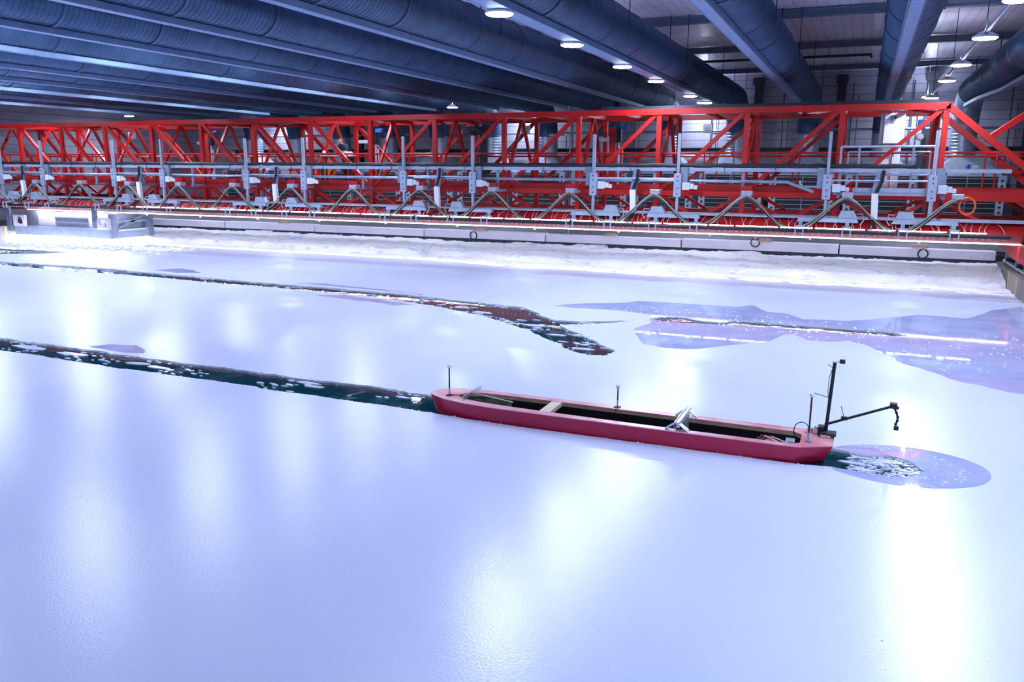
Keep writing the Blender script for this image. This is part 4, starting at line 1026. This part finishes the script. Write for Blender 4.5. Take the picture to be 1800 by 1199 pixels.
rp = [(-23.35 + 0.36 * math.cos(a) * (1 - 0.004 * k), 32.3 + 0.16 * math.sin(k * 0.9), 3.75 + 0.36 * math.sin(a) * (1 - 0.004 * k)) for k, a in enumerate([i * 0.3 for i in range(90)])]
rl_ = thing('cable_reel', 'orange cable reel standing on the walkway beside the person', 'cable reel', (-23.35, 32.3, 3.16))
MB().tube(rp, 0.05, 6).build('orange_cable', M['orange'], rl_, smooth=True)
for y in (32.08, 32.52): MB().tube([(-23.35, y - 0.012, 3.75), (-23.35, y + 0.012, 3.75)], 0.46, 24).build('reel_flange', M['orange'], rl_)
MB().box(-23.75, -22.95, 32.05, 32.55, 3.16, 3.24).build('stand_foot', M['dark'], rl_)
MB().bar((-23.35, 32.04, 3.2), (-23.35, 32.04, 3.75), 0.08).build('stand_arm', M['dark'], rl_)

pr = thing('person', 'person in a navy jacket bending over the narrow table on the bridge', 'person', (-21.62, 31.55, 3.16))
pr.rotation_euler = (0, 0, math.radians(-8))
def skin(name, verts, edges, radii, material, root, parent, sub=2):
    me = bpy.data.meshes.new(name); me.from_pydata([Vector(v) for v in verts], edges, []); me.materials.append(material)
    o = bpy.data.objects.new(name, me); COL.objects.link(o); o.parent = parent
    bm = bmesh.new(); bm.from_mesh(me)
    lay = bm.verts.layers.skin.verify()
    for i, v in enumerate(bm.verts):
        r = radii[i]; v[lay].radius = r if isinstance(r, tuple) else (r, r); v[lay].use_root = (i == root)
    bm.to_mesh(me); bm.free()
    sk = o.modifiers.new('skin', 'SKIN'); sk.use_smooth_shade = True
    WLOC[o.name] = WLOC[pr.name]
    sb_ = o.modifiers.new('sub', 'SUBSURF'); sb_.levels = sub; sb_.render_levels = sub
    return o
P = []; E_ = []; RR = []
def J(p, r, par=None):
    P.append(p); RR.append(r); i = len(P) - 1
    if par is not None: E_.append((par, i))
    return i
pel = J((0, 0, 0.96), (0.12, 0.08)); lum = J((0, -0.06, 1.13), (0.105, 0.07), pel); che = J((0, -0.16, 1.33), (0.11, 0.075), lum)
nb = J((0, -0.215, 1.46), 0.055, che); nk = J((-0.005, -0.245, 1.51), 0.047, nb); hd = J((-0.014, -0.305, 1.55), (0.050, 0.060), nk); h2 = J((-0.014, -0.305, 1.62), (0.074, 0.086), hd); h3 = J((-0.012, -0.295, 1.68), (0.056, 0.064), h2)
for s in (-1, 1):
    ox = 0.27
    sh = J((0.17 * s, -0.20, 1.42), 0.05, che); e1 = J((0.25 * s + 0.05, -0.27, 1.17), 0.040, sh); w1 = J((0.12 * s + ox, -0.46, 1.225), 0.030, e1)
    pm_ = J((0.10 * s + ox, -0.51, 1.232), (0.034, 0.020), w1); kn = J((0.085 * s + ox, -0.555, 1.230), (0.036, 0.017), pm_)
    for k, (dx, L) in enumerate(((-0.030, 0.066), (-0.010, 0.076), (0.011, 0.070), (0.030, 0.055))):
        a = J((0.085 * s + ox + dx, -0.575, 1.228), 0.0095, kn); c = J((0.083 * s + ox + dx * 1.1, -0.575 - L * 0.55, 1.222), 0.009, a); J((0.082 * s + ox + dx * 1.15, -0.575 - L, 1.214), 0.0075, c)
    t1 = J((0.055 * s + ox, -0.525, 1.224), 0.011, pm_); J((0.03 * s + ox, -0.56, 1.216), 0.009, t1)
    hp_ = J((0.095 * s, 0.0, 0.90), 0.085, pel); kne = J((0.11 * s, -0.03 if s > 0 else 0.02, 0.50), 0.058, hp_); an = J((0.115 * s, 0.02, 0.09), 0.040, kne); J((0.12 * s, -0.13, 0.045), (0.04, 0.032), an)
body = skin('body', P, E_, RR, M['skin'], 0, pr)
# face
HC = Vector((-0.014, -0.305, 1.62))
def lump(name, d, r, m_, sz=1.0):
    d = Matrix.Rotation(math.radians(-35), 3, 'Z') @ Vector(d)
    return MB().ball(tuple((HC + d) / S + WLOC[pr.name]), r / S, 10, 7, sz).build(name, m_, body, smooth=True)
lump('nose', (0, -0.088, -0.012), 0.013, M['skin'], 1.5)
for s in (-1, 1):
    lump('eye', (0.028 * s, -0.071, 0.012), 0.0075, M['dark']); lump('ear', (0.074 * s, 0.004, -0.004), 0.016, M['skin'], 1.6)
lump('mouth', (0, -0.074, -0.045), 0.011, mat('lips', (0.40, 0.14, 0.12), 0.5), 0.4)
hair = skin('hair', [(0.0, -0.245, 1.585), (-0.006, -0.262, 1.655), (-0.012, -0.30, 1.70), (-0.03, -0.345, 1.695)], [(0, 1), (1, 2), (2, 3)], [(0.062, 0.045), (0.082, 0.07), (0.078, 0.062), (0.05, 0.035)], M['hair'], 0, pr)
# jacket and trousers follow the body
jv = [(0, 0.0, 0.90), (0, -0.06, 1.13), (0, -0.16, 1.33), (0, -0.235, 1.515)]; je = [(0, 1), (1, 2), (2, 3)]; jr = [(0.19, 0.14), (0.18, 0.135), (0.185, 0.145), (0.074, 0.072)]
for s in (-1, 1):
    b0 = len(jv); jv += [(0.18 * s, -0.20, 1.415), (0.255 * s + 0.05, -0.27, 1.17), (0.14 * s + 0.245, -0.425, 1.215)]; je += [(2, b0), (b0, b0 + 1), (b0 + 1, b0 + 2)]; jr += [0.09, 0.07, 0.05]
skin('jacket', jv, je, jr, M['jacket'], 0, pr)
tv = [(0, 0, 0.95)]; te = []; tr_ = [(0.165, 0.12)]
for s in (-1, 1):
    b0 = len(tv); tv += [(0.095 * s, 0.0, 0.88), (0.11 * s, -0.03 if s > 0 else 0.02, 0.50), (0.115 * s, 0.02, 0.06)]; te += [(0, b0), (b0, b0 + 1), (b0 + 1, b0 + 2)]; tr_ += [0.105, 0.078, 0.066]
skin('trousers', tv, te, tr_, M['trousers'], 0, pr)
for s in (-1, 1):
    skin('shoe', [(0.115 * s, 0.06, 0.05), (0.115 * s, -0.02, 0.055), (0.12 * s, -0.17, 0.045)], [(0, 1), (1, 2)], [(0.05, 0.042), (0.055, 0.05), (0.045, 0.035)], M['black'], 0, pr)
